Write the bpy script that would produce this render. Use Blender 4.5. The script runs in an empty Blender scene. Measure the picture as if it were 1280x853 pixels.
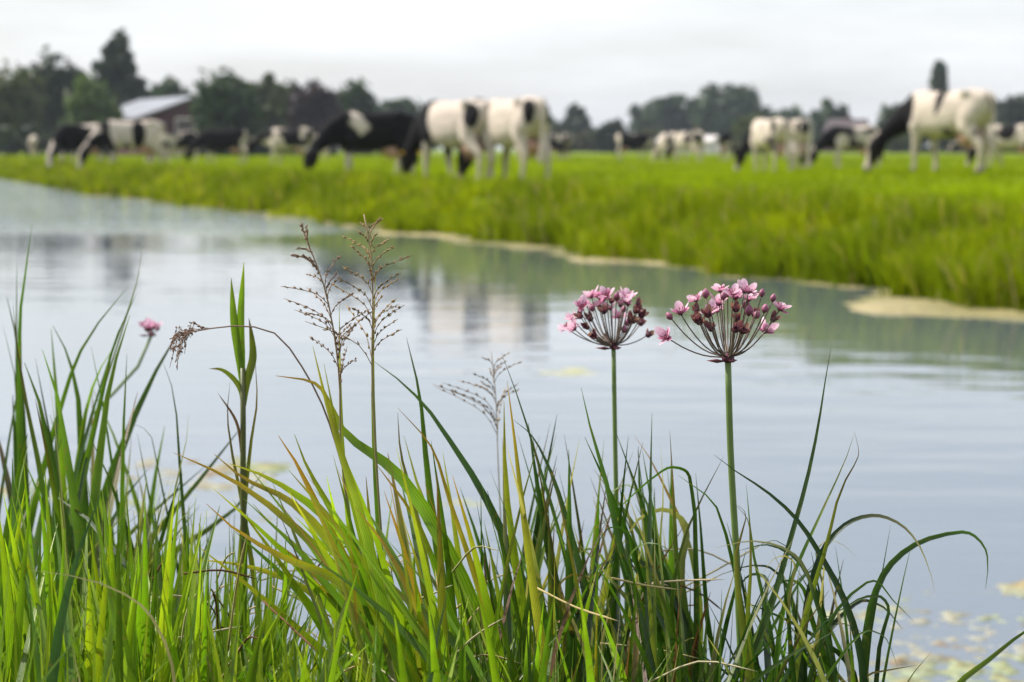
import bpy, math, random
import numpy as np
from mathutils import Vector, Matrix, noise

random.seed(7)
RNG = np.random.default_rng(11)
scene = bpy.context.scene
COL = scene.collection

# ------------------------------------------------------------------ camera
CAM_Z = 1.10                      # eye above the water
FPX = 85.0 / 36.0 * 1280.0        # focal length in photo pixels (85 mm, full frame)
HOR = 187.0                       # photo row of the horizon
TH = math.atan((426.5 - HOR) / FPX)
cam = bpy.data.cameras.new('camera')
cam.lens = 85.0; cam.sensor_width = 36.0
cam.clip_start = 0.05; cam.clip_end = 9000
cam.dof.use_dof = True
cam.dof.focus_distance = 1.77
cam.dof.aperture_fstop = 13.0
cam_o = bpy.data.objects.new('camera', cam); COL.objects.link(cam_o)
cam_o.location = (0, 0, CAM_Z)
cam_o.rotation_euler = (math.pi / 2 - TH, 0, 0)
scene.camera = cam_o

# ------------------------------------------------------------------ sky and sun
SUN_EL = math.radians(48)
SUN_AZ = math.radians(-73)        # from +Y towards +X: the sun stands to the left
world = bpy.data.worlds.new('World'); scene.world = world
world.use_nodes = True
wn = world.node_tree.nodes; wl = world.node_tree.links
wn.clear()
w_out = wn.new('ShaderNodeOutputWorld')
w_bg = wn.new('ShaderNodeBackground'); w_bg.inputs['Strength'].default_value = 0.12
w_sky = wn.new('ShaderNodeTexSky'); w_sky.sky_type = 'NISHITA'
w_sky.sun_disc = False
w_sky.sun_elevation = SUN_EL; w_sky.sun_rotation = SUN_AZ
w_sky.air_density = 1.0; w_sky.dust_density = 2.2; w_sky.ozone_density = 1.6
# thin veil of high cloud, everywhere in the sky
w_tc = wn.new('ShaderNodeTexCoord')
w_map = wn.new('ShaderNodeMapping'); w_map.inputs['Scale'].default_value = (1.6, 1.6, 9.0)
w_noise = wn.new('ShaderNodeTexNoise'); w_noise.inputs['Scale'].default_value = 2.2
w_noise.inputs['Detail'].default_value = 6; w_noise.inputs['Roughness'].default_value = 0.55
w_ramp = wn.new('ShaderNodeMapRange')
w_ramp.inputs['From Min'].default_value = 0.40; w_ramp.inputs['From Max'].default_value = 0.72
w_ramp.inputs['To Min'].default_value = 0.40; w_ramp.inputs['To Max'].default_value = 0.8
w_mix = wn.new('ShaderNodeMix'); w_mix.data_type = 'RGBA'
w_mix.inputs['B'].default_value = (8.8, 9.0, 9.5, 1)
wl.new(w_tc.outputs['Generated'], w_map.inputs['Vector'])
wl.new(w_map.outputs['Vector'], w_noise.inputs['Vector'])
wl.new(w_noise.outputs['Fac'], w_ramp.inputs['Value'])
wl.new(w_ramp.outputs['Result'], w_mix.inputs['Factor'])
wl.new(w_sky.outputs['Color'], w_mix.inputs['A'])
wl.new(w_mix.outputs['Result'], w_bg.inputs['Color'])
wl.new(w_bg.outputs['Background'], w_out.inputs['Surface'])

sun = bpy.data.lights.new('sun', 'SUN'); sun.energy = 4.9
sun.angle = math.radians(0.55); sun.color = (1.0, 0.945, 0.86)
sun_o = bpy.data.objects.new('sun', sun); COL.objects.link(sun_o)
sd = Vector((math.sin(SUN_AZ) * math.cos(SUN_EL), math.cos(SUN_AZ) * math.cos(SUN_EL), math.sin(SUN_EL)))
sun_o.rotation_euler = sd.to_track_quat('Z', 'Y').to_euler()
sun_o.location = (-20, 10, 30)

scene.view_settings.view_transform = 'Standard'
scene.view_settings.look = 'None'
scene.view_settings.exposure = 0.35
scene.view_settings.gamma = 1.0
scene.view_settings.use_curve_mapping = False
scene.render.engine = 'CYCLES'
scene.cycles.use_denoising = True
scene.cycles.max_bounces = 8
scene.cycles.volume_bounces = 0
scene.cycles.caustics_reflective = False
scene.cycles.caustics_refractive = False

# ------------------------------------------------------------------ pixel helpers
def at(px, py, Y):
    """point on the ray of a photo pixel at world depth Y"""
    cx = (px - 640.0) / FPX; cy = (426.5 - py) / FPX
    dx = cx
    dy = math.cos(TH) + cy * math.sin(TH)
    dz = -math.sin(TH) + cy * math.cos(TH)
    k = Y / dy
    return np.array((dx * k, Y, CAM_Z + dz * k))

def x_at(px, Y):
    return at(px, HOR, Y)[0]

# ------------------------------------------------------------------ object helpers
def link(o, parent=None):
    COL.objects.link(o)
    if parent is not None:
        o.parent = parent
    return o

def props(o, label=None, cat=None, group=None, kind=None):
    if label: o['label'] = label
    if cat: o['category'] = cat
    if group: o['group'] = group
    if kind: o['kind'] = kind
    return o

def empty(name, loc, label, cat, group=None, rz=0.0):
    o = bpy.data.objects.new(name, None)
    o.empty_display_size = 0.05
    o.location = loc; o.rotation_euler = (0, 0, rz)
    link(o)
    return props(o, label, cat, group)

def mesh(name, V, F, mat, col=None, uv=None, smooth=True):
    """V (n,3), F list/array of faces (uniform array or list), col per vertex"""
    me = bpy.data.meshes.new(name)
    V = np.asarray(V, dtype=np.float32).reshape(-1, 3)
    if isinstance(F, np.ndarray):
        nf, k = F.shape
        me.vertices.add(len(V)); me.vertices.foreach_set('co', V.ravel())
        me.loops.add(nf * k); me.loops.foreach_set('vertex_index', F.astype(np.int32).ravel())
        me.polygons.add(nf)
        me.polygons.foreach_set('loop_start', np.arange(0, nf * k, k, dtype=np.int32))
        me.polygons.foreach_set('loop_total', np.full(nf, k, dtype=np.int32))
        me.update(calc_edges=True)
    else:
        me.from_pydata([tuple(map(float, v)) for v in V], [], [tuple(map(int, f)) for f in F])
    if col is not None:
        c = np.asarray(col, dtype=np.float32)
        if c.shape[1] == 3:
            c = np.concatenate([c, np.ones((len(c), 1), np.float32)], 1)
        a = me.color_attributes.new('Col', 'FLOAT_COLOR', 'POINT')
        a.data.foreach_set('color', c.ravel())
    if uv is not None:
        a = me.attributes.new('across', 'FLOAT', 'POINT')
        a.data.foreach_set('value', np.asarray(uv, dtype=np.float32))
    if mat is not None:
        me.materials.append(mat)
    if smooth:
        me.polygons.foreach_set('use_smooth', np.ones(len(me.polygons), dtype=bool))
    me.update()
    return me

def part(name, me, parent=None, loc=None):
    o = bpy.data.objects.new(name, me)
    link(o, parent)
    if loc is not None: o.location = loc
    return o

def join(meshes):
    """list of (V, F list) -> V, F"""
    Vs, Fs, n = [], [], 0
    for V, F in meshes:
        Vs.append(np.asarray(V, float)); Fs += [tuple(i + n for i in f) for f in F]; n += len(V)
    return np.concatenate(Vs), Fs

def tube(P, R, k=8, cap=True):
    """closed tube through points P with radii R (scalar or (ra, rb))"""
    P = np.asarray(P, float); n = len(P)
    T = np.gradient(P, axis=0); T /= np.linalg.norm(T, axis=1)[:, None] + 1e-12
    ref = np.array((0, 1.0, 0)) if abs(T[0][1]) < 0.9 else np.array((1.0, 0, 0))
    V = []
    for i in range(n):
        u = np.cross(T[i], ref); u /= np.linalg.norm(u) + 1e-12
        v = np.cross(u, T[i]); ref = v
        ra, rb = (R[i] if hasattr(R[i], '__len__') else (R[i], R[i]))
        for j in range(k):
            a = 2 * math.pi * j / k
            V.append(P[i] + u * math.cos(a) * ra + v * math.sin(a) * rb)
    F = []
    for i in range(n - 1):
        for j in range(k):
            F.append((i * k + j, i * k + (j + 1) % k, (i + 1) * k + (j + 1) % k, (i + 1) * k + j))
    if cap:
        F.append(tuple(range(k))[::-1]); F.append(tuple(range((n - 1) * k, n * k)))
    return np.array(V), F

def box(x0, x1, y0, y1, z0, z1):
    V = [(x, y, z) for z in (z0, z1) for y in (y0, y1) for x in (x0, x1)]
    F = [(0, 2, 3, 1), (4, 5, 7, 6), (0, 1, 5, 4), (2, 6, 7, 3), (0, 4, 6, 2), (1, 3, 7, 5)]
    return np.array(V, float), F

def spline(P, n):
    """Catmull-Rom resample, n points"""
    P = np.asarray(P, float)
    if len(P) < 3:
        t = np.linspace(0, 1, n)[:, None]
        return P[0] * (1 - t) + P[-1] * t
    d = np.concatenate([[0], np.cumsum(np.linalg.norm(np.diff(P, axis=0), axis=1))])
    d /= d[-1]
    dd = np.diff(d) + 1e-9
    sl = np.diff(P, axis=0) / dd[:, None]
    M = np.vstack([sl[:1], (sl[:-1] * dd[1:, None] + sl[1:] * dd[:-1, None]) / (dd[:-1] + dd[1:])[:, None], sl[-1:]])
    out = []
    for t in np.linspace(0, 1, n):
        i = min(max(np.searchsorted(d, t, 'right') - 1, 0), len(P) - 2)
        u = (t - d[i]) / max(d[i + 1] - d[i], 1e-9)
        h = dd[i]; u2, u3 = u * u, u ** 3
        out.append((2 * u3 - 3 * u2 + 1) * P[i] + (u3 - 2 * u2 + u) * h * M[i] + (3 * u2 - 2 * u3) * P[i + 1] + (u3 - u2) * h * M[i + 1])
    return np.array(out)

# ------------------------------------------------------------------ materials
def new_mat(name):
    m = bpy.data.materials.new(name); m.use_nodes = True
    return m, m.node_tree.nodes, m.node_tree.links, m.node_tree.nodes['Principled BSDF']

def attr_mat(name, rough=0.6, spec=0.3, transl=0.0, tcol=(1, 1, 1), noise_scale=None, noise_amt=0.25, veins=False, bump=None, wear=False):
    """colour from the 'Col' attribute, with grain; optional translucency (leaves, petals)"""
    m, N, L, p = new_mat(name)
    p.inputs['Roughness'].default_value = rough
    p.inputs['Specular IOR Level'].default_value = spec
    a = N.new('ShaderNodeAttribute'); a.attribute_name = 'Col'
    c = a.outputs['Color']
    if noise_scale:
        tc = N.new('ShaderNodeTexCoord')
        nz = N.new('ShaderNodeTexNoise'); nz.inputs['Scale'].default_value = noise_scale
        nz.inputs['Detail'].default_value = 4
        L.new(tc.outputs['Object'], nz.inputs['Vector'])
        mr = N.new('ShaderNodeMapRange')
        mr.inputs['From Min'].default_value = 0.25; mr.inputs['From Max'].default_value = 0.75
        mr.inputs['To Min'].default_value = 1 - noise_amt; mr.inputs['To Max'].default_value = 1 + noise_amt
        L.new(nz.outputs['Fac'], mr.inputs['Value'])
        mx = N.new('ShaderNodeVectorMath'); mx.operation = 'SCALE'
        L.new(c, mx.inputs[0]); L.new(mr.outputs['Result'], mx.inputs['Scale'])
        c = mx.outputs['Vector']
        if bump:
            b = N.new('ShaderNodeBump'); b.inputs['Strength'].default_value = bump[0]; b.inputs['Distance'].default_value = bump[1]
            L.new(nz.outputs['Fac'], b.inputs['Height']); L.new(b.outputs['Normal'], p.inputs['Normal'])
    if veins:
        ua = N.new('ShaderNodeAttribute'); ua.attribute_name = 'across'
        mm = N.new('ShaderNodeMath'); mm.operation = 'MULTIPLY'; mm.inputs[1].default_value = 34.0
        L.new(ua.outputs['Fac'], mm.inputs[0])
        sn = N.new('ShaderNodeMath'); sn.operation = 'SINE'; L.new(mm.outputs[0], sn.inputs[0])
        mr2 = N.new('ShaderNodeMapRange'); mr2.inputs['From Min'].default_value = -1
        mr2.inputs['To Min'].default_value = 0.76; mr2.inputs['To Max'].default_value = 1.10
        L.new(sn.outputs[0], mr2.inputs['Value'])
        mx2 = N.new('ShaderNodeVectorMath'); mx2.operation = 'SCALE'
        L.new(c, mx2.inputs[0]); L.new(mr2.outputs['Result'], mx2.inputs['Scale'])
        c = mx2.outputs['Vector']
        bv = N.new('ShaderNodeBump'); bv.inputs['Strength'].default_value = 0.25; bv.inputs['Distance'].default_value = 0.0004
        L.new(sn.outputs[0], bv.inputs['Height']); L.new(bv.outputs['Normal'], p.inputs['Normal'])
    if wear:                                     # brown specks and long uneven tones
        tw = N.new('ShaderNodeTexCoord')
        nw = N.new('ShaderNodeTexNoise'); nw.inputs['Scale'].default_value = 150; nw.inputs['Detail'].default_value = 3
        L.new(tw.outputs['Object'], nw.inputs['Vector'])
        mw = N.new('ShaderNodeMapRange'); mw.inputs['From Min'].default_value = 0.62; mw.inputs['From Max'].default_value = 0.72
        mw.inputs['To Max'].default_value = 0.55
        L.new(nw.outputs['Fac'], mw.inputs['Value'])
        xw = N.new('ShaderNodeMix'); xw.data_type = 'RGBA'; xw.inputs['B'].default_value = (0.22, 0.14, 0.04, 1)
        L.new(mw.outputs['Result'], xw.inputs['Factor']); L.new(c, xw.inputs['A'])
        nl = N.new('ShaderNodeTexNoise'); nl.inputs['Scale'].default_value = 14; nl.inputs['Detail'].default_value = 2
        L.new(tw.outputs['Object'], nl.inputs['Vector'])
        ml = N.new('ShaderNodeMapRange'); ml.inputs['From Min'].default_value = 0.3; ml.inputs['From Max'].default_value = 0.7
        ml.inputs['To Min'].default_value = 0.68; ml.inputs['To Max'].default_value = 1.28
        L.new(nl.outputs['Fac'], ml.inputs['Value'])
        sw = N.new('ShaderNodeVectorMath'); sw.operation = 'SCALE'
        L.new(xw.outputs['Result'], sw.inputs[0]); L.new(ml.outputs['Result'], sw.inputs['Scale'])
        c = sw.outputs['Vector']
    L.new(c, p.inputs['Base Color'])
    if transl > 0:
        t = N.new('ShaderNodeBsdfTranslucent')
        tm = N.new('ShaderNodeVectorMath'); tm.operation = 'MULTIPLY'; tm.inputs[1].default_value = tcol
        L.new(c, tm.inputs[0]); L.new(tm.outputs['Vector'], t.inputs['Color'])
        ms = N.new('ShaderNodeMixShader'); ms.inputs['Fac'].default_value = transl
        out = N['Material Output']
        L.new(p.outputs['BSDF'], ms.inputs[1]); L.new(t.outputs['BSDF'], ms.inputs[2])
        L.new(ms.outputs['Shader'], out.inputs['Surface'])
    return m

def noise_mat(name, c1, c2, scale, rough=0.8, spec=0.2, detail=6, bump=None, stretch=None):
    m, N, L, p = new_mat(name)
    p.inputs['Roughness'].default_value = rough; p.inputs['Specular IOR Level'].default_value = spec
    tc = N.new('ShaderNodeTexCoord'); v = tc.outputs['Object']
    if stretch:
        mp = N.new('ShaderNodeMapping'); mp.inputs['Scale'].default_value = stretch
        L.new(v, mp.inputs['Vector']); v = mp.outputs['Vector']
    nz = N.new('ShaderNodeTexNoise'); nz.inputs['Scale'].default_value = scale; nz.inputs['Detail'].default_value = detail
    L.new(v, nz.inputs['Vector'])
    r = N.new('ShaderNodeValToRGB')
    r.color_ramp.elements[0].position = 0.32; r.color_ramp.elements[0].color = (*c1, 1)
    r.color_ramp.elements[1].position = 0.68; r.color_ramp.elements[1].color = (*c2, 1)
    L.new(nz.outputs['Fac'], r.inputs['Fac']); L.new(r.outputs['Color'], p.inputs['Base Color'])
    if bump:
        b = N.new('ShaderNodeBump'); b.inputs['Strength'].default_value = bump[0]; b.inputs['Distance'].default_value = bump[1]
        L.new(nz.outputs['Fac'], b.inputs['Height']); L.new(b.outputs['Normal'], p.inputs['Normal'])
    return m

M_LEAF = attr_mat('sedge_leaf', rough=0.36, spec=0.6, transl=0.48, tcol=(1.08, 1.2, 0.55), noise_scale=55, noise_amt=0.16, veins=True, wear=True)
M_GRASS = attr_mat('grass_blade', rough=0.5, spec=0.35, transl=0.42, tcol=(1.25, 1.2, 0.5))
M_FIELD_GRASS = attr_mat('meadow_blade', rough=0.65, spec=0.06, transl=0.45, tcol=(1.2, 1.1, 0.4))
M_STEM = attr_mat('plant_stem', rough=0.45, spec=0.4, noise_scale=90, noise_amt=0.12)
M_PETAL = attr_mat('petal', rough=0.55, spec=0.25, transl=0.4, tcol=(1.1, 1.0, 1.05), noise_scale=420, noise_amt=0.12)
M_BUD = attr_mat('bud', rough=0.5, spec=0.35, noise_scale=500, noise_amt=0.25)
M_PANICLE = attr_mat('panicle', rough=0.7, spec=0.2, transl=0.2)
M_COW = attr_mat('cow_hide', rough=0.75, spec=0.10, noise_scale=5, noise_amt=0.16)
M_CROWN = attr_mat('tree_leaf', rough=0.55, spec=0.3, transl=0.25, tcol=(1.2, 1.2, 0.6))
M_BARK = noise_mat('bark', (0.05, 0.04, 0.03), (0.13, 0.10, 0.075), 6, bump=(0.6, 0.05), stretch=(1, 1, 0.2))
M_SOIL = noise_mat('bank_soil', (0.03, 0.045, 0.012), (0.09, 0.085, 0.035), 9, bump=(0.6, 0.02))
M_FIELD = noise_mat('meadow_ground', (0.10, 0.15, 0.003), (0.18, 0.24, 0.004), 0.9, rough=0.9, spec=0.1, bump=(0.5, 0.05))

# water: murky, mirror-like, with ripples in patches
def water_material():
    m, N, L, p = new_mat('ditch_water')
    p.inputs['Base Color'].default_value = (0.10, 0.125, 0.15, 1)
    p.inputs['Roughness'].default_value = 0.03
    p.inputs['IOR'].default_value = 1.333
    p.inputs['Specular IOR Level'].default_value = 0.5
    tc = N.new('ShaderNodeTexCoord')
    mp = N.new('ShaderNodeMapping'); mp.inputs['Scale'].default_value = (0.45, 0.95, 1); mp.inputs['Rotation'].default_value = (0, 0, math.radians(8))
    L.new(tc.outputs['Object'], mp.inputs['Vector'])
    n1 = N.new('ShaderNodeTexNoise'); n1.inputs['Scale'].default_value = 2.6; n1.inputs['Detail'].default_value = 3; n1.inputs['Roughness'].default_value = 0.45
    L.new(mp.outputs['Vector'], n1.inputs['Vector'])
    n2 = N.new('ShaderNodeTexNoise'); n2.inputs['Scale'].default_value = 0.16; n2.inputs['Detail'].default_value = 2
    L.new(mp.outputs['Vector'], n2.inputs['Vector'])
    mr = N.new('ShaderNodeMapRange'); mr.inputs['From Min'].default_value = 0.38; mr.inputs['From Max'].default_value = 0.62
    mr.inputs['To Min'].default_value = 0.35; mr.inputs['To Max'].default_value = 1.0
    L.new(n2.outputs['Fac'], mr.inputs['Value'])
    mu = N.new('ShaderNodeMath'); mu.operation = 'MULTIPLY'
    sx = N.new('ShaderNodeSeparateXYZ'); L.new(tc.outputs['Object'], sx.inputs[0])
    fr = N.new('ShaderNodeMapRange'); fr.interpolation_type = 'SMOOTHSTEP'
    fr.inputs['From Min'].default_value = 29; fr.inputs['From Max'].default_value = 40
    fr.inputs['To Min'].default_value = 1.0; fr.inputs['To Max'].default_value = 16.0
    L.new(sx.outputs['Y'], fr.inputs['Value'])
    m0 = N.new('ShaderNodeMath'); m0.operation = 'MULTIPLY'
    L.new(fr.outputs['Result'], m0.inputs[0]); L.new(mr.outputs['Result'], m0.inputs[1])
    L.new(n1.outputs['Fac'], mu.inputs[0]); L.new(m0.outputs[0], mu.inputs[1])
    b = N.new('ShaderNodeBump'); b.inputs['Strength'].default_value = 1.0; b.inputs['Distance'].default_value = 0.010
    L.new(mu.outputs[0], b.inputs['Height']); L.new(b.outputs['Normal'], p.inputs['Normal'])
    return m
M_WATER = water_material()

# ------------------------------------------------------------------ shore lines
SH = np.array([(40, -10), (14, 2), (6.2, 10.5), (3.4, 16.0), (3.05, 17.7), (2.4, 20.2), (1.75, 21.8), (0.98, 24.2), (0.15, 28.0), (-1.0, 30.9),
               (-4.1, 41.5), (-5.6, 45.5), (-8.0, 53.5), (-10.0, 58.5), (-13.4, 71.5), (-20.2, 95.5), (-48, 190), (-900, 3000)], float)

def shore_x(Y):
    Y = np.asarray(Y, float)
    b = np.interp(Y, SH[:, 1], SH[:, 0])
    w = 0.16 * np.sin(Y * 1.7 + 0.6) + 0.10 * np.sin(Y * 4.1) + 0.05 * np.sin(Y * 9.3 + 1)
    return b + w * np.clip(Y / 20, 0.3, 1.6)

def shore_sin(Y):
    """how much of a step in X is a step away from the water"""
    s = (np.interp(Y + 2, SH[:, 1], SH[:, 0]) - np.interp(Y - 2, SH[:, 1], SH[:, 0])) / 4
    return 1 / np.sqrt(1 + s * s)

def field_z(X, Y):
    X = np.asarray(X, float); Y = np.asarray(Y, float)
    u = (X - shore_x(Y)) * shore_sin(Y)
    t = np.clip((u + 0.10) / 1.25, 0, 1)
    z = -0.06 + 0.54 * t * t * (3 - 2 * t)
    z = np.where(u < -0.1, -0.06 + (u + 0.1) * 0.5, z)
    k = np.clip((u - 0.6) / 3, 0, 1)
    z = z + k * (0.03 * np.sin(X * 0.5 + Y * 0.23) + 0.02 * np.sin(X * 0.19 - Y * 0.31 + 1))
    z = z + 0.15 * np.exp(-(((X - 7.5) / 3.6) ** 2 + ((Y - 43) / 9) ** 2)) * k
    return np.maximum(z, -0.40)

def near_z(X, Y):
    X = np.asarray(X, float); Y = np.asarray(Y, float)
    a = (2.75 - 0.10 * X + 0.08 * np.sin(X * 3.1)) - Y
    xn = np.interp(Y, [-20, 3, 5, 25, 95, 3000], [-2.2, -2.4, -3.6, -12.5, -42, -1400])
    b = xn - X
    u = np.maximum(a, b)
    t = np.clip((u + 0.1) / 0.9, 0, 1)
    z = -0.06 + 0.50 * t * t * (3 - 2 * t)
    z = np.where(u < -0.1, -0.06 + (u + 0.1) * 0.6, z)
    return np.maximum(z, -0.38)

def grid_mesh(name, Xs, Ys, zf, mat):
    n, m = Xs.shape
    Z = zf(Xs, Ys)
    V = np.stack([Xs, Ys, Z], -1).reshape(-1, 3)
    i, j = np.meshgrid(np.arange(n - 1), np.arange(m - 1), indexing='ij')
    a = (i * m + j).ravel()
    F = np.stack([a, a + 1, a + m + 1, a + m], 1)
    return mesh(name, V, F, mat)

# far meadow with its bank
Yr = np.concatenate([np.arange(-8, 110, 0.5), np.geomspace(110, 2500, 40)])
Ur = np.concatenate([np.array([-1.6, -0.8, -0.35, -0.15, 0, 0.15, 0.3, 0.5, 0.7, 0.9, 1.1, 1.4, 1.8, 2.4, 3.2, 4.2, 5.5]), np.arange(7, 30, 1.5), np.geomspace(31, 1500, 28)])
YY, UU = np.meshgrid(Yr, Ur, indexing='ij')
XX = shore_x(YY) + UU / np.where(UU < 6, shore_sin(YY), 1)
props(part('field', grid_mesh('field', XX, YY, field_z, M_FIELD)), 'flat bright green pasture beyond the ditch', None, None, 'structure')
# near bank under the foreground plants, and its continuation along the left side of the ditch
xs = np.concatenate([-np.geomspace(1500, 9, 24), np.arange(-8, 8.01, 0.2), np.array([9, 11, 14, 20])])
ys = np.concatenate([np.array([-8, -4, -2, -1]), np.arange(-0.5, 7, 0.2), np.geomspace(7.5, 2500, 40)])
YY, XX = np.meshgrid(ys, xs, indexing='ij')
props(part('riverbank', grid_mesh('riverbank', XX, YY, near_z, M_SOIL)), 'grassy near bank of the ditch', None, None, 'structure')
# water
wv = np.array([(-1500, -9, 0), (60, -9, 0), (60, 2500, 0), (-1500, 2500, 0)], float)
props(part('water', mesh('water', wv, [(0, 1, 2, 3)], M_WATER, smooth=False)), 'calm rippled ditch water reflecting pale sky', None, None, 'structure')

# ------------------------------------------------------------------ batch of blades (stuff)
def blades(root, height, width, lean, az, bend, face, col_root, col_tip, levels=3):
    """vectorised ribbons; all args are arrays of length n; returns V, F(quads+tris as quads), col"""
    n = len(root)
    d = np.stack([np.cos(az), np.sin(az), np.zeros(n)], 1)
    side = np.stack([np.cos(face), np.sin(face), np.zeros(n)], 1)
    V = np.zeros((n, (levels + 1) * 2, 3), np.float32)
    C = np.zeros((n, (levels + 1) * 2, 3), np.float32)
    for l in range(levels + 1):
        t = l / levels
        off = d * (lean * height * t + bend * height * t * t)[:, None]
        zz = height * t * (1 - 0.35 * np.clip(lean + bend, 0, 2) * t)
        c = root + off; c[:, 2] += zz
        w = width * (0.75 + 0.5 * t - 1.2 * t ** 3)
        w = np.maximum(w, width * 0.05)
        V[:, 2 * l] = c - side * (w / 2)[:, None]
        V[:, 2 * l + 1] = c + side * (w / 2)[:, None]
        cc = col_root * (1 - t) + col_tip * t
        C[:, 2 * l] = cc; C[:, 2 * l + 1] = cc
    k = (levels + 1) * 2
    base = (np.arange(n) * k)[:, None]
    F = np.concatenate([base + np.array([2 * l, 2 * l + 1, 2 * l + 3, 2 * l + 2]) for l in range(levels)], 0)
    return V.reshape(-1, 3), F, C.reshape(-1, 3)

def mixcol(n, a, b, jitter=0.15):
    t = RNG.random(n)[:, None]
    c = np.array(a) * (1 - t) + np.array(b) * t
    return c * (1 + jitter * (RNG.random((n, 1)) * 2 - 1))

# tall grass along the far bank
def bank_grass():
    n = 60000
    Y = 13.5 * np.exp(RNG.random(n) * math.log(125 / 13.5))
    u = RNG.gamma(1.6, 0.42, n) - 0.04
    u = np.where(RNG.random(n) < 0.3, RNG.random(n) * 3.2, u)
    X = shore_x(Y) + u / shore_sin(Y)
    z = field_z(X, Y)
    clump = np.array([noise.noise(Vector((x * 0.9, y * 0.45, 0))) for x, y in zip(X, Y)])
    clump2 = np.array([noise.noise(Vector((x * 2.2 + 9, y * 1.1, 3))) for x, y in zip(X, Y)])
    h = (0.22 + 0.22 * clump + 0.14 * clump2 + 0.14 * RNG.random(n)) * np.clip(1.25 - u * 0.30, 0.40, 1.2)
    h = np.clip(h, 0.08, 0.75)
    root = np.stack([X, Y, z - 0.01], 1)
    bright = mixcol(n, (0.19, 0.26, 0.002), (0.34, 0.41, 0.004), .35)
    dark = mixcol(n, (0.08, 0.15, 0.004), (0.17, 0.25, 0.006), .35)
    dry = mixcol(n, (0.30, 0.27, 0.10), (0.38, 0.33, 0.16))
    f = np.clip(0.5 + 1.3 * clump2 + 0.5 * clump, 0, 1)[:, None]
    tip = bright * (1 - f * 0.75) + dark * f * 0.75
    isdry = (RNG.random(n) < 0.07)[:, None]
    tip = np.where(isdry, dry, tip)
    w = 0.009 + 0.00060 * Y
    V, F, C = blades(root, h, w, RNG.random(n) * 0.25, RNG.random(n) * 6.28, RNG.random(n) * 0.55, (RNG.random(n) - 0.5) * 2.2, tip * 0.9, tip, 3)
    props(part('bank_grass', mesh('bank_grass', V, F, M_FIELD_GRASS, C)), 'tall rough grass along the far edge of the ditch', 'grass', None, 'stuff')
bank_grass()

def field_grass():
    n = 135000
    Y = 15 * np.exp(RNG.random(n) * math.log(230 / 15))
    half = 0.27 * Y + 4
    X = (RNG.random(n) * 2 - 1) * half
    u = (X - shore_x(Y)) * shore_sin(Y)
    ok = u > 0.9
    X, Y, u = X[ok], Y[ok], u[ok]; n = len(X)
    z = field_z(X, Y)
    cl = np.array([noise.noise(Vector((x * 0.35, y * 0.22, 5))) for x, y in zip(X, Y)])
    h = (0.085 + 0.05 * cl + 0.05 * RNG.random(n)) * np.where(u < 3, 1.25, 1.0)
    h = np.clip(h, 0.05, 0.3)
    root = np.stack([X, Y, z - 0.01], 1)
    tip = mixcol(n, (0.18, 0.26, 0.001), (0.27, 0.36, 0.002))
    tip *= (1 + 0.35 * cl)[:, None]
    w = 0.005 + 0.0011 * Y
    V, F, C = blades(root, h, w, RNG.random(n) * 0.3, RNG.random(n) * 6.28, RNG.random(n) * 0.6, (RNG.random(n) - 0.5) * 2.4, tip * 0.9, tip, 2)
    props(part('pasture_grass', mesh('pasture_grass', V, F, M_FIELD_GRASS, C)), 'short bright green grass covering the pasture', 'grass', None, 'stuff')
field_grass()

# ------------------------------------------------------------------ algae on the water (relief that breaks the surface)
M_ALGAE = attr_mat('algae', rough=0.75, spec=0.3, noise_scale=22, noise_amt=0.35, bump=(0.7, 0.01))
def fbm(x, y, s, o=4, seed=0.0):
    return noise.fractal(Vector((x * s + seed, y * s - seed, seed * 0.37)), 1.0, 2.0, o)

def algae(name, label, x0, x1, y0, y1, nx, ny, hf, cf):
    X, Y = np.meshgrid(np.linspace(x0, x1, nx), np.linspace(y0, y1, ny), indexing='ij')
    Z = np.zeros_like(X); C = np.zeros(X.shape + (3,))
    for i in range(nx):
        for j in range(ny):
            x, y = X[i, j], Y[i, j]
            h = hf(x, y); Z[i, j] = max(h, -0.03)
            C[i, j] = cf(x, y, h)
    V = np.stack([X, Y, Z], -1).reshape(-1, 3)
    i, j = np.meshgrid(np.arange(nx - 1), np.arange(ny - 1), indexing='ij')
    a = (i * ny + j).ravel()
    F = np.stack([a, a + ny, a + ny + 1, a + 1], 1)
    keep = (V[F][:, :, 2] > -0.012).any(1)
    F = F[keep]
    used = np.unique(F); remap = np.full(len(V), -1); remap[used] = np.arange(len(used))
    props(part(name, mesh(name, V[used], remap[F], M_ALGAE, C.reshape(-1, 3)[used])), label, 'algae', None, 'stuff')

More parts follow.
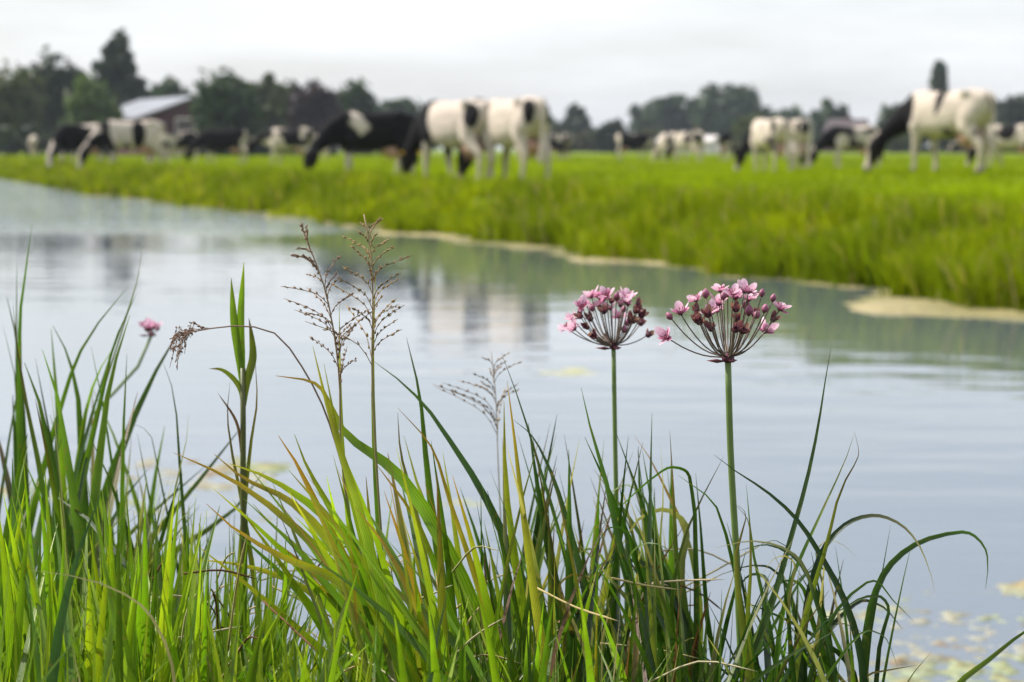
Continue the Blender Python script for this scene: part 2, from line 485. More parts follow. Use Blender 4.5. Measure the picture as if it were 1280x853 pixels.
def near_hf(x, y):
    # lumps in a drift towards the lower right of the view; the drift fades to the left and away
    drift = min(1, max(0, (6.75 + 0.12 * (x - 1.2) - y) / 1.1)) * min(1, max(0, (x - 0.1) / 0.7)) * min(1, max(0, (y - 4.3) / 0.3)) * min(1, max(0, (2.55 + 0.5 * fbm(x, y, 1.3, 3, 6.6) - x) / 0.5))
    h = 0.008 * fbm(x, y, 2.4, 3, 2.2) + 0.009 * fbm(x, y, 8, 2, 7.1) + 0.014 * fbm(x, y, 24, 3, 3.3) - 0.0145 + 0.013 * drift - 0.03 * (1 - drift)
    d = math.hypot((x - 1.335) / 0.10, (y - 5.98) / 0.09)          # the one big lump
    if d < 1.6: h = max(h, 0.040 * math.exp(-d * d * 1.3) + 0.008 * fbm(x, y, 26, 3, 1) - 0.006)
    return h
def near_cf(x, y, h):
    g = min(1, max(0, 0.5 + 1.6 * fbm(x, y, 2.3, 3, 4.4)))
    t = min(1, max(0, h / 0.014))
    thin = np.array((0.27, 0.28, 0.24)) * (1 - g) + np.array((0.24, 0.29, 0.17)) * g
    thick = np.array((0.28, 0.235, 0.13)) * (1 - g) + np.array((0.23, 0.21, 0.08)) * g
    brown = min(.8, max(0, fbm(x, y, 9, 3, 8.8)) * 1.1)
    c = thin * (1 - t) + thick * t
    return c * (1 - brown) + np.array((0.16, 0.10, 0.06)) * brown
algae('floating_algae', 'lumpy yellow-green algae drifting in the water at lower right', -0.2, 2.9, 4.3, 7.2, 400, 360, near_hf, near_cf)

def left_hf(x, y):
    cx, cy = -1.25, 7.6
    d = math.hypot((x - cx) / 0.75, (y - cy) / 1.6)
    return 0.014 * fbm(x, y, 2.6, 4, 12.2) + 0.016 * fbm(x, y, 9, 3, 3.1) + 0.008 * fbm(x, y, 24, 2, 3.1) - 0.004 - 0.05 * max(0, d - 0.55)
algae('floating_algae', 'pale algae patch behind the sword-leaved clump on the left', -2.3, -0.2, 5.4, 9.8, 130, 170, left_hf, near_cf)

def mid_hf(x, y):
    d = math.hypot((x - 0.15) / 1.3, (y - 7.4) / 0.5)
    return 0.016 * fbm(x, y, 2.9, 4, 22.2) + 0.014 * fbm(x, y, 9, 3, 5.1) - 0.014 - 0.03 * max(0, d - 0.6)
algae('floating_algae', 'thin pale algae flecks behind the middle sedge', -1.2, 1.6, 6.7, 8.1, 170, 80, mid_hf, near_cf)

def patch_hf(x, y):
    h = -0.05
    for px, py, rx, ry in ((712, 468, 0.28, 0.34), (30, 352, 0.6, 1.0), (90, 360, 0.5, 0.8), (15, 400, 0.35, 0.6)):
        Y = CAM_Z * FPX / (py - HOR)
        d = math.hypot((x - x_at(px, Y)) / rx, (y - Y) / ry)
        h = max(h, 0.008 - 0.014 * d + 0.010 * fbm(x, y, 4, 3, 1.7))
    return h
algae('floating_algae', 'faint scum fleck in mid water left of the smaller pink umbel', 0.0, 0.6, 11.2, 12.6, 60, 80, patch_hf, lambda x, y, h: np.array((0.33, 0.33, 0.2)))

# pale scum caught along the far edge: follows the shore line
def shore_scum():
    Yl = np.concatenate([np.arange(12, 40, 0.07), np.arange(40, 115, 0.25)])
    m = 26
    V = np.zeros((len(Yl), m, 3)); C = np.zeros((len(Yl), m, 3))
    for i, y in enumerate(Yl):
        wd = 0.34 + 0.34 * fbm(0, y, 0.33, 3, 5.5)
        if 15.2 < y < 17.9: wd += 0.55 * math.sin((y - 15.2) / 2.7 * math.pi)
        wd = (max(0.02, wd - .12) + (0.5 * math.exp(-((y - 30) / 2.5) ** 2))) * float(np.interp(y, [14, 18, 25, 45, 70], [1, .8, .5, .3, .16]))
        s = float(shore_sin(y))
        for j in range(m):
            t = j / (m - 1)
            u = 0.15 - (wd + 0.45) * t
            x = float(shore_x(y)) + u / s
            e = (u + wd) / 0.15
            h = 0.020 * min(1, e) + 0.020 * fbm(x, y, 2.1, 4, 3.3) + 0.012 * fbm(x, y, 7, 3, 6) - 0.004
            V[i, j] = (x, y, max(-0.03, h))
            g = min(1, max(0, 0.5 + 1.5 * fbm(x, y, 0.8, 3, 9.1)))
            C[i, j] = np.array((0.31, 0.26, 0.13)) * (1 - g) + np.array((0.16, 0.15, 0.05)) * g
    n = len(Yl)
    i, j = np.meshgrid(np.arange(n - 1), np.arange(m - 1), indexing='ij')
    a = (i * m + j).ravel()
    F = np.stack([a, a + 1, a + m + 1, a + m], 1)
    props(part('shore_scum', mesh('shore_scum', V.reshape(-1, 3), F, M_ALGAE, C.reshape(-1, 3))), 'pale dried scum along the far edge of the water', 'algae', None, 'stuff')
shore_scum()

# ------------------------------------------------------------------ trees
def crown_mesh(name, blobs, n, leaf, c_dark, c_light, seed, inner=0.55):
    """leaf-sized faces spread through clumps that fill the given ellipsoids (x,y,z,rx,ry,rz)"""
    rs = np.random.default_rng(seed)
    vol = np.array([b[3] * b[5] for b in blobs]); vol = vol / vol.sum()
    V, C = [], []
    ncl = max(10, n // 26)
    for k in range(ncl):
        b = blobs[rs.choice(len(blobs), p=vol)]
        d = rs.normal(size=3); d /= np.linalg.norm(d)
        r = inner + (1.04 - inner) * rs.random() ** 0.6
        if rs.random() < 0.4: r *= rs.random()
        c = np.array(b[:3]) + d * r * np.array(b[3:])
        cr = (0.16 + 0.18 * rs.random()) * (b[3] + b[5]) * 0.55
        tint = np.array(c_dark) + (np.array(c_light) - np.array(c_dark)) * rs.random()
        m = 26
        q = rs.normal(size=(m, 3)) * cr * 0.5 + c
        a = rs.normal(size=(m, 3)); a /= np.linalg.norm(a, axis=1)[:, None]
        e = rs.normal(size=(m, 3)); e -= a * (a * e).sum(1)[:, None]; e /= np.linalg.norm(e, axis=1)[:, None]
        s = leaf * (0.6 + 0.8 * rs.random(m))[:, None]
        V.append(np.stack([q - a * s, q + e * s * 0.6, q + a * s, q - e * s * 0.6], 1).reshape(-1, 3))
        C.append(np.repeat(tint * (0.8 + 0.4 * rs.random((m, 1))), 4, 0))
    V = np.concatenate(V); C = np.concatenate(C)
    V[:, 2] = np.maximum(V[:, 2], 0.05)
    F = np.arange(len(V)).reshape(-1, 4)
    return mesh(name, V, F, M_CROWN, C, smooth=False)

def trunk_mesh(name, h, r, limbs, seed):
    rs = np.random.default_rng(seed)
    P = [(0, 0, -0.2)] + [((rs.random() - .5) * 0.05 * h * t, (rs.random() - .5) * 0.05 * h * t, h * t) for t in (0.15, 0.35, 0.6, 0.85)]
    parts = [tube(P, [r * 1.35, r, r * 0.85, r * 0.6, r * 0.25], 9)]
    for k in range(limbs):
        t = 0.25 + 0.55 * rs.random(); a = rs.random() * 6.28
        i = min(int(t * 4.5), 3)
        p0 = np.array((P[i][0], P[i][1], h * t)); L = h * (0.18 + 0.1 * rs.random())
        p1 = p0 + np.array((math.cos(a) * L * 0.5, math.sin(a) * L * 0.5, L * 0.35))
        p2 = p0 + np.array((math.cos(a) * L * 0.85, math.sin(a) * L * 0.85, L * 0.85))
        parts.append(tube([p0, p1, p2], [r * 0.42, r * 0.28, r * 0.1], 6))
    V, F = join(parts)
    return mesh(name, V, F, M_BARK)

GREEN = ((0.018, 0.040, 0.013), (0.045, 0.08, 0.02))
OLIVE = ((0.045, 0.062, 0.018), (0.085, 0.11, 0.03))
LIGHTG = ((0.06, 0.10, 0.02), (0.11, 0.16, 0.03))
DARK = ((0.014, 0.028, 0.013), (0.034, 0.055, 0.02))
PURPLE = ((0.026, 0.017, 0.022), (0.052, 0.033, 0.040))
BROWNG = ((0.055, 0.055, 0.025), (0.10, 0.095, 0.04))

def tree(px, py_top, px_w, Y, shape, cols, label, name='broadleaf_tree', n=2600, seed=0, group='trees along the horizon'):
    s = Y / FPX
    X = x_at(px, Y); zb = float(field_z(X, Y))
    H = (HOR - py_top) * s + CAM_Z - zb; W = px_w * s
    rs = np.random.default_rng(seed + 100)
    t = empty(name, (X, Y, zb), label, 'tree', group)
    r = W / 2
    if shape == 'round':
        bl = [(0, 0, H * 0.56, r * 0.92, r * 0.92, H * 0.42)]
        for k in range(6):
            a = k * 1.05 + rs.random(); bl.append((math.cos(a) * r * 0.55, math.sin(a) * r * 0.55, H * (0.34 + 0.34 * rs.random()), r * 0.48, r * 0.48, H * 0.22))
        bl.append((0, 0, H * 0.25, r * 0.8, r * 0.8, H * 0.24))
    elif shape == 'wide':
        bl = []
        for k in range(8):
            xx = (-0.85 + 1.7 * k / 7) * r
            bl.append((xx, (rs.random() - .5) * r * 0.4, H * (0.48 + 0.14 * rs.random() - 0.18 * abs(xx / r) ** 2), r * 0.34, r * 0.34, H * (0.34 + 0.05 * rs.random())))
        bl.append((0, 0, H * 0.2, r * 0.95, r * 0.5, H * 0.2))
    elif shape == 'cone':
        bl = [(0, 0, H * (0.08 + 0.16 * k), r * (1 - 0.125 * k) * (0.9 + 0.25 * rs.random()), r * (1 - 0.15 * k), H * 0.14) for k in range(6)]
        bl.append((-r * 0.10, 0, H * 0.90, r * 0.14, r * 0.14, H * 0.10)); bl.append((r * 0.24, 0, H * 0.86, r * 0.14, r * 0.14, H * 0.10))
    elif shape == 'column':
        bl = [(0, 0, H * (0.25 + 0.16 * k), r * (0.75 + 0.25 * math.sin(k * 1.1)), r * 0.8, H * 0.13) for k in range(5)]
    part('trunk', trunk_mesh('trunk', H * 0.8, max(0.12, H * 0.022), 0 if shape in ('cone', 'column') else 7, seed), t)
    part('crown', crown_mesh('crown', bl, n, max(0.3, Y * 0.0019), cols[0], cols[1], seed + 1), t)
    return t

TREES = [
    (16, 84, 84, 250, 'round', OLIVE, 'broad olive-dark tree at the far left edge of the skyline'),
    (80, 74, 86, 275, 'round', DARK, 'dark round tree just left of the tallest tree'),
    (147, 44, 118, 285, 'cone', DARK, 'tallest tree on the skyline, pointed with a forked top'),
    (118, 100, 62, 235, 'round', LIGHTG, 'lighter green bush-like tree in front of the tallest tree'),
    (206, 103, 72, 330, 'round', GREEN, 'low rounded tree rising behind the barn roof'),
    (283, 96, 76, 225, 'round', GREEN, 'green tree standing directly right of the barn'),
    (338, 97, 84, 270, 'wide', OLIVE, 'olive wide-crowned tree right of the one beside the barn'),
    (392, 107, 58, 262, 'round', PURPLE, 'dark purple-leaved tree between green ones'),
    (440, 107, 56, 300, 'round', GREEN, 'round green tree right of the purple-leaved tree'),
    (528, 120, 110, 420, 'wide', GREEN, 'low wide trees seen above the black cow'),
    (672, 134, 60, 520, 'round', GREEN, 'small tree just right of the rear-view white cow'),
    (718, 136, 52, 520, 'cone', GREEN, 'small pointed tree in the middle of the skyline'),
    (763, 153, 40, 380, 'round', DARK, 'small dark bush-like tree left of the brown hedge'),
    (850, 114, 112, 560, 'wide', GREEN, 'wide hazy tree left of the big dome-shaped tree'),
    (918, 108, 98, 540, 'round', GREEN, 'big dome-shaped hazy tree right of centre'),
    (816, 142, 50, 575, 'round', GREEN, 'low hazy tree at the left foot of the wide hazy tree'),
    (938, 146, 44, 330, 'round', OLIVE, 'lighter rounded bush in front of the dome-shaped tree'),
    (985, 138, 46, 640, 'round', GREEN, 'small bluish tree behind the paired rear-view cows'),
    (1037, 131, 54, 480, 'round', GREEN, 'round tree left of the purple-roofed house'),
    (1122, 134, 54, 440, 'round', GREEN, 'round tree behind the head of the big white cow'),
    (1173, 81, 22, 470, 'column', GREEN, 'tall slim poplar above the back of the big white cow'),
    (1264, 118, 66, 420, 'round', DARK, 'dark tree at the right edge of the skyline'),
    (1215, 128, 60, 500, 'wide', GREEN, 'low tree directly behind the big white cow'),
]
for i, (px, py, w, Y, sh, cols, lab) in enumerate(TREES):
    tree(px, py, w, Y, sh, cols, lab, {'cone': 'conifer_tree', 'column': 'poplar_tree'}.get(sh, 'broadleaf_tree'), 5200 if Y < 300 else 3800, seed=i * 13 + 5)

# hedges
def hedge(px0, px1, py_top, Y, cols, label, seed, depth=3.0):
    s = Y / FPX
    X0, X1 = x_at(px0, Y), x_at(px1, Y)
    zb = float(field_z((X0 + X1) / 2, Y)); H = (HOR - py_top) * s + CAM_Z - zb
    o = empty('hedge', ((X0 + X1) / 2, Y, zb), label, 'hedge', 'hedges below the trees')
    L = X1 - X0; k = max(4, int(L / 2.2)); rs = np.random.default_rng(seed)
    bl = [(-L / 2 + L * (i + .5) / k, 0, H * 0.45, L / k * 0.85, depth / 2, H * (0.48 + 0.1 * rs.random())) for i in range(k)]
    part('crown', crown_mesh('crown', bl, 900 + int(260 * L / 3), max(0.28, Y * 0.0016), cols[0], cols[1], seed, inner=0.3), o)
    for b in bl:
        V, F = tube([(b[0], 0, -0.2), (b[0] + 0.1, 0.05, H * 0.7)], [0.09, 0.04], 6)
        part('stem', mesh('stem', V, F, M_BARK), o)
hedge(-30, 140, 160, 232, DARK, 'dark hedge at the foot of the trees far left', 301)
hedge(245, 345, 158, 222, DARK, 'dark hedge under the trees right of the barn', 302)
hedge(340, 520, 160, 255, PURPLE, 'dark hedge behind the big black cow', 303)
hedge(668, 760, 163, 400, BROWNG, 'brownish hedge behind the small black cows in the middle', 304)
hedge(756, 880, 165, 420, BROWNG, 'brownish hedge behind the lone black cow right of centre', 305)
hedge(905, 1130, 166, 470, GREEN, 'long low green hedge behind the cows right of centre', 306)
hedge(1110, 1300, 160, 360, OLIVE, 'olive hedge behind the big white cow at right', 307)

# ------------------------------------------------------------------ buildings
M_BRICK = noise_mat('dark_red_boards', (0.055, 0.022, 0.030), (0.085, 0.034, 0.042), 3, rough=0.8)
M_ROOF = noise_mat('pale_roof_sheet', (0.20, 0.205, 0.225), (0.27, 0.275, 0.30), 1.2, rough=0.42, spec=0.5, stretch=(1, 8, 1))
M_TILE = noise_mat('purple_roof_tile', (0.075, 0.058, 0.062), (0.11, 0.085, 0.09), 4, rough=0.7)
M_WHITE = noise_mat('painted_white', (0.62, 0.56, 0.54), (0.72, 0.66, 0.64), 2, rough=0.7)
M_DARKGLASS = noise_mat('window_glass', (0.02, 0.025, 0.03), (0.04, 0.045, 0.05), 2, rough=0.1, spec=0.6)

def barn(px_ridge, Y, half, length, h_eave, h_ridge, rot, label, wall, roof, name='barn', door=True):
    X = x_at(px_ridge, Y); zb = float(field_z(X, Y))
    o = empty(name, (X, Y, zb), label, 'building', None, rot)
    # local: gable front at y=0, ridge runs to +y
    V = np.array([(-half, 0, -.3), (half, 0, -.3), (half, 0, h_eave), (0, 0, h_ridge), (-half, 0, h_eave),
                  (-half, length, -.3), (half, length, -.3), (half, length, h_eave), (0, length, h_ridge), (-half, length, h_eave)], float)
    F = [(0, 1, 2, 3, 4), (9, 8, 7, 6, 5), (0, 4, 9, 5), (1, 6, 7, 2), (0, 5, 6, 1)]
    part('wall', mesh('wall', V, F, wall, smooth=False), o)
    sl = (h_ridge - h_eave) / half; ov = 0.45
    V, F = [], []
    for sx in (-1, 1):
        xe = sx * (half + ov); ze = h_eave - sl * ov
        n = len(V)
        for y in (-0.5, length + 0.5):
            V += [(0, y, h_ridge + .03), (xe, y, ze + .03), (xe, y, ze + .18), (0, y, h_ridge + .18)]
        F += [(n, n + 1, n + 2, n + 3), (n + 7, n + 6, n + 5, n + 4), (n + 3, n + 2, n + 6, n + 7), (n + 1, n, n + 4, n + 5), (n + 1, n + 5, n + 6, n + 2)]
    part('roof', mesh('roof', V, F, roof, smooth=False), o)
    if door:
        d = part('door', mesh('door', *box(-1.9, 1.9, -0.06, 0.05, 0, h_eave * 0.92), M_TILE, smooth=False), o)
        part('frame', mesh('frame', *join([box(-2.0, -1.9, -0.09, 0.02, 0, h_eave * .95), box(1.9, 2.0, -0.09, 0.02, 0, h_eave * .95), box(-2.0, 2.0, -0.09, 0.02, h_eave * .95, h_eave)]), M_WHITE, smooth=False), d)
        for y in np.arange(4, length - 3, 6):
            part('window', mesh('window', *box(-half - 0.05, -half + 0.05, y, y + 2.2, h_eave * 0.45, h_eave * 0.75), M_DARKGLASS, smooth=False), o)
    return o
barn(244, 240, 5.6, 20, 3.7, 5.7, math.radians(24), 'dark red barn with pale grey roof among the trees at left', M_BRICK, M_ROOF)
barn(894, 410, 3.4, 9, 2.0, 2.8, math.radians(70), 'low pale shed below the dome-shaped tree', M_WHITE, M_WHITE, name='shed', door=False)
h = barn(1081, 455, 3.4, 7, 2.6, 6.2, math.radians(60), 'house with purplish tiled roof behind the cows at right', M_BRICK, M_TILE, name='house', door=False)
part('chimney', mesh('chimney', *box(-0.3, 0.3, 3.0, 3.6, 5.6, 7.3), M_BRICK, smooth=False), h)
for y in (1.2, 4.4): part('window', mesh('window', *box(-3.46, -3.35, y, y + 1.1, .9, 1.8), M_DARKGLASS, smooth=False), h)
barn(1296, 380, 4.0, 14, 1.9, 3.0, math.radians(75), 'grey-roofed low shed at the right edge behind the cows', M_BRICK, M_ROOF, name='shed', door=False)

# ------------------------------------------------------------------ cows
def ring_loft(secs, k=16):
    """secs: (center3, right3 half-vector, up3 half-vector, exponent)"""
    V, F = [], []
    for c, r, u, e in secs:
        c, r, u = map(lambda q: np.array(q, float), (c, r, u))
        for j in range(k):
            a = 2 * math.pi * j / k
            ca, sa = math.cos(a), math.sin(a)
            V.append(c + r * math.copysign(abs(ca) ** (2 / e), ca) + u * math.copysign(abs(sa) ** (2 / e), sa))
    n = len(secs)
    for i in range(n - 1):
        for j in range(k):
            F.append((i * k + j, i * k + (j + 1) % k, (i + 1) * k + (j + 1) % k, (i + 1) * k + j))
    F.append(tuple(range(k))[::-1]); F.append(tuple(range((n - 1) * k, n * k)))
    return np.array(V), F

def cow_base(pose, vox=0.03, seed=0):
    """one continuous body; faces +X, hooves at z=0. returns (V, F, anchors)"""
    rs = random.Random(seed)
    shapes = []
    S = [(-0.86, 1.30, 1.08, .07), (-0.80, 1.39, 0.98, .17), (-0.66, 1.43, 0.84, .245), (-0.47, 1.455, 0.74, .275), (-0.20, 1.42, 0.645, .315), (0.05, 1.405, 0.605, .335),
         (0.28, 1.405, 0.615, .325), (0.50, 1.425, 0.655, .285), (0.68, 1.44, 0.69, .235), (0.84, 1.38, 0.76, .185), (0.95, 1.28, 0.86, .12)]
    shapes.append(ring_loft([((x, 0, (t + b) / 2), (0, w, 0), (0, 0, (t - b) / 2), 2.35) for x, t, b, w in S]))
    # hook bones and spine
    for sy in (-1, 1):
        shapes.append(tube([(-0.56, sy * .18, 1.36), (-0.46, sy * .25, 1.37), (-0.36, sy * .2, 1.34)], [.05, .065, .04], 8))
    ty, tz = pose.get('turn', 0.0), 0
    if pose['head'] == 'graze':
        nk = [(0.70, 0, 1.10), (0.98, 0.02 * ty, 0.96), (1.19, 0.25 * ty, 0.78), (1.36, 0.5 * ty, 0.60)]
        muzzle = np.array((1.55, 0.72 * ty, 0.07))
    elif pose['head'] == 'low':
        nk = [(0.70, 0, 1.12), (1.00, 0.02 * ty, 1.10), (1.26, 0.25 * ty, 1.02), (1.46, 0.5 * ty, 0.94)]
        muzzle = np.array((1.80, 0.78 * ty, 0.60))
    else:
        nk = [(0.70, 0, 1.14), (0.95, 0.02 * ty, 1.26), (1.14, 0.25 * ty, 1.40), (1.28, 0.5 * ty, 1.50)]
        muzzle = np.array((1.68, 0.78 * ty, 1.26))
    nkp = spline(nk, 8)
    hr = np.array((.30, .29, .265, .23, .195, .165, .14, .12)); wr = np.linspace(0.20, 0.08, 8)
    secs = []
    T = np.gradient(nkp, axis=0)
    for i in range(8):
        t = T[i] / np.linalg.norm(T[i]); r = np.cross((0, 0, 1.0), t); r /= np.linalg.norm(r); u = np.cross(t, r)
        secs.append((nkp[i], r * wr[i], u * hr[i], 2.0))
    shapes.append(ring_loft(secs, 12))
    poll = nkp[-1]; ax = muzzle - poll; L = np.linalg.norm(ax); ax /= L
    r = np.cross((0, 0, 1.0), ax); r /= np.linalg.norm(r); u = np.cross(ax, r)
    hs = [(-0.09, .08, .05), (-0.03, .11, .11), (0.06, .128, .155), (0.16, .132, .165), (0.27, .105, .135), (0.38, .078, .095), (0.47, .085, .082), (0.54, .098, .082), (0.60, .07, .05)]
    shapes.append(ring_loft([(poll + ax * a * (L / 0.56), r * w, u * hh, 2.3) for a, w, hh in hs], 12))
    hooves = []
    for sy in (-1, 1):
        o1 = pose['legs'][0 if sy > 0 else 1]
        P = [(0.60, sy * .15, 1.0), (0.61, sy * .185, .80), (0.57 + o1 * .3, sy * .18, .66), (0.60 + o1 * .75, sy * .17, .40), (0.585 + o1 * .95, sy * .17, .20), (0.59 + o1, sy * .17, .12), (0.625 + o1, sy * .17, 0.06), (0.63 + o1, sy * .17, 0.0)]
        shapes.append(tube(P, [.12, .13, .095, .060, .042, .047, .052, .060], 10)); hooves.append(P[-1])
        o2 = pose['legs'][2 if sy > 0 else 3]
        P = [(-0.58, sy * .14, 1.16), (-0.52, sy * .185, .98), (-0.50 + o2 * .1, sy * .20, .80), (-0.63 + o2 * .4, sy * .19, .63), (-0.735 + o2 * .7, sy * .18, .51), (-0.725 + o2 * .8, sy * .18, .40), (-0.69 + o2 * .95, sy * .175, .20), (-0.675 + o2, sy * .175, .12), (-0.64 + o2, sy * .175, .06), (-0.63 + o2, sy * .175, 0.0)]
        shapes.append(tube(P, [(.20, .13), (.215, .14), (.18, .115), (.105, .075), (.070, .055), (.056, .046), .042, .048, .052, .060], 10)); hooves.append(P[-1])
    # dewlap and brisket
    shapes.append(tube([(0.80, 0, 0.80), (0.98, 0, 0.84), nkp[4] + np.array((-.05, 0, -.18))], [(.10, .12), (.06, .12), (.03, .06)], 8))
    V, F = join(shapes)
    me = bpy.data.meshes.new('tmp'); me.from_pydata([tuple(v) for v in V], [], F); me.update()
    o = bpy.data.objects.new('tmp', me); COL.objects.link(o)
    md = o.modifiers.new('r', 'REMESH'); md.mode = 'VOXEL'; md.voxel_size = vox
    sm = o.modifiers.new('s', 'SMOOTH'); sm.factor = 0.5; sm.iterations = 4
    dg = bpy.context.evaluated_depsgraph_get()
    ev = o.evaluated_get(dg); m2 = bpy.data.meshes.new_from_object(ev)
    bpy.data.objects.remove(o); bpy.data.meshes.remove(me)
    return dict(mesh=m2, poll=poll, ax=ax, r=r, u=u, L=L, hooves=hooves, zs=1.0)

POSES = {
    'graze_a': dict(head='graze', legs=(.10, -.16, -.10, .12)),
    'graze_b': dict(head='graze', legs=(-.05, .14, .14, -.06), turn=0.35),
    'graze_c': dict(head='graze', legs=(.02, -.06, .04, -.14), turn=-0.4),
    'low': dict(head='low', legs=(.12, -.10, -.12, .10), turn=0.15),
    'graze_d': dict(head='graze', legs=(.06, -.14, -.08, .10), turn=0.5),
    'up': dict(head='up', legs=(.02, -.04, .05, -.08)),
}
BASE = {}
WHITE = np.array((0.50, 0.43, 0.36)); BLACK = np.array((0.008, 0.007, 0.008))

def cow(px, Y, heading, pose, label, white=0.5, blobs=(), seed=0, scale=1.0, tag_ear=False, blaze=0.6, face_black=True, legs_white=0.62, dz=0.0):
    """heading in degrees: 0 = to the right, 90 = away, 180 = to the left, -90 = towards us. px = column of the body's middle"""
    if pose not in BASE: BASE[pose] = cow_base(POSES[pose])
    b = BASE[pose]
    X = x_at(px, Y); z = float(field_z(X, Y)) + dz
    t = empty('cow', (X, Y, z), label, 'cow', 'black and white cows grazing in the pasture', math.radians(heading))
    t.scale = (scale, scale, scale)
    me = b['mesh'].copy(); me.name = 'cow_body'
    n = len(me.vertices); V = np.zeros(n * 3, np.float32); me.vertices.foreach_get('co', V); V = V.reshape(-1, 3)
    off = Vector((seed * 3.71, seed * 1.93, seed * 0.77))
    C = np.zeros((n, 3), np.float32)
    hp = b['poll']; ax = b['ax']; r = b['r']; u = b['u']; L = b['L']
    for i in range(n):
        p = V[i]
        f = noise.fractal(Vector((p[0] * 1.25, p[1] * 1.1 + (2.0 if p[1] > 0 else 0) * 0, p[2] * 1.0)) + off, 1.0, 2.0, 3) * 1.6
        k = (0.5 - white) * 1.7 - f            # >0 black
        for c, rad, val in blobs:
            d = math.sqrt(sum(((p[q] - c[q]) / rad[q]) ** 2 for q in range(3)))
            if d < 1.0: k = (0.5 if val == 'b' else -0.5) * min(1, (1 - d) * 6) + k * (1 - min(1, (1 - d) * 6))
        d = p - hp; a = float(d @ ax)
        if a > -0.12 and p[0] > 1.0:            # the head
            k = 0.5 if face_black else -0.4
            if float(d @ u) > 0.02 and abs(float(d @ r)) < 0.06 + 0.06 * blaze * a and blaze > 0.1: k = -0.5
            if a > L * 0.78: k = -0.35 if blaze > 0.3 else 0.4
        if p[2] < legs_white and p[0] < 0.95 and (p[2] < 0.5 or abs(p[1]) > .12): k = min(k, (p[2] - legs_white + 0.1) * 2.5)
        w = 1 / (1 + math.exp(np.clip(k * 22, -30, 30)))
        c = BLACK * (1 - w) + WHITE * w
        if p[2] < 0.075: c = np.array((0.05, 0.045, 0.04))
        if a > L * 0.97 and p[0] > 1.0: c = np.array((0.14, 0.10, 0.095))
        dirt = max(0, 0.5 - p[2]) * 0.5 if p[2] < 0.5 else 0
        C[i] = c * (1 - dirt) + np.array((0.12, 0.09, 0.05)) * dirt
    at_ = me.color_attributes.new('Col', 'FLOAT_COLOR', 'POINT')
    at_.data.foreach_set('color', np.concatenate([C, np.ones((n, 1), np.float32)], 1).ravel())
    me.materials.clear(); me.materials.append(M_COW)
    me.polygons.foreach_set('use_smooth', np.ones(len(me.polygons), bool))
    part('body', me, t)
    earcol = BLACK if face_black else WHITE
    for s in (-1, 1):
        e0 = hp + r * s * 0.09 + ax * 0.02 + u * 0.03
        e1 = e0 + r * s * 0.10 - u * 0.01; e2 = e0 + r * s * 0.20 - u * 0.06
        Ve, Fe = tube([e0, e1, e2], [(.03, .02), (.062, .02), (.012, .008)], 8)
        ear = part('ear', mesh('ear', Ve, Fe, M_COW, np.tile(earcol, (len(Ve), 1))), t)
        if tag_ear:
            q = e1 - u * 0.05
            Vt, Ft = box(-.035, .035, -.006, .006, -.05, .05)
            Vt = Vt @ np.array([r * s, ax, u]) + q + ax * 0.02
            part('ear_tag', mesh('ear_tag', Vt, Ft, M_COW, np.tile((0.75, 0.42, 0.02), (len(Vt), 1)), smooth=False), ear)
        Vy, Fy = tube([hp + ax * .17 + r * s * .10 + u * .045, hp + ax * .17 + r * s * .122 + u * .05], [.02, .012], 8)
        if Y < 60: part('eye', mesh('eye', Vy, Fy, M_COW, np.tile((0.01, 0.008, 0.008), (len(Vy), 1))), t)
    Vt, Ft = tube([(-0.82, 0, 1.37), (-0.90, 0, 1.30), (-0.925, 0.01, 1.0), (-0.93, 0.02, 0.75), (-0.94, 0.03, 0.62), (-0.94, 0.03, 0.42), (-0.93, 0.03, 0.32)], [.035, .035, .024, .022, .045, .055, .015], 8)
    tc = BLACK if white < 0.45 else WHITE * 0.9
    part('tail', mesh('tail', Vt, Ft, M_COW, np.tile(tc, (len(Vt), 1))), t)
    U = []
    for (x, y, z0, z1) in ((-0.42, 0, .80, .50),):
        Vu, Fu = tube([(-0.62, 0, .68), (-0.52, 0, .64), (-0.40, 0, .615), (-0.26, 0, .63), (-0.14, 0, .68)], [(.03, .05), (.13, .165), (.145, .18), (.115, .15), (.03, .05)], 12)
        U.append((Vu, Fu))
    for sx in (-.50, -.33):
        for sy in (-.08, .08): U.append(tube([(sx, sy, .52), (sx, sy, .42)], [.022, .014], 6))
    Vu, Fu = join(U)
    part('udder', mesh('udder', Vu, Fu, M_COW, np.tile((0.50, 0.30, 0.23), (len(Vu), 1))), t)
    return t

B, W_ = 'b', 'w'
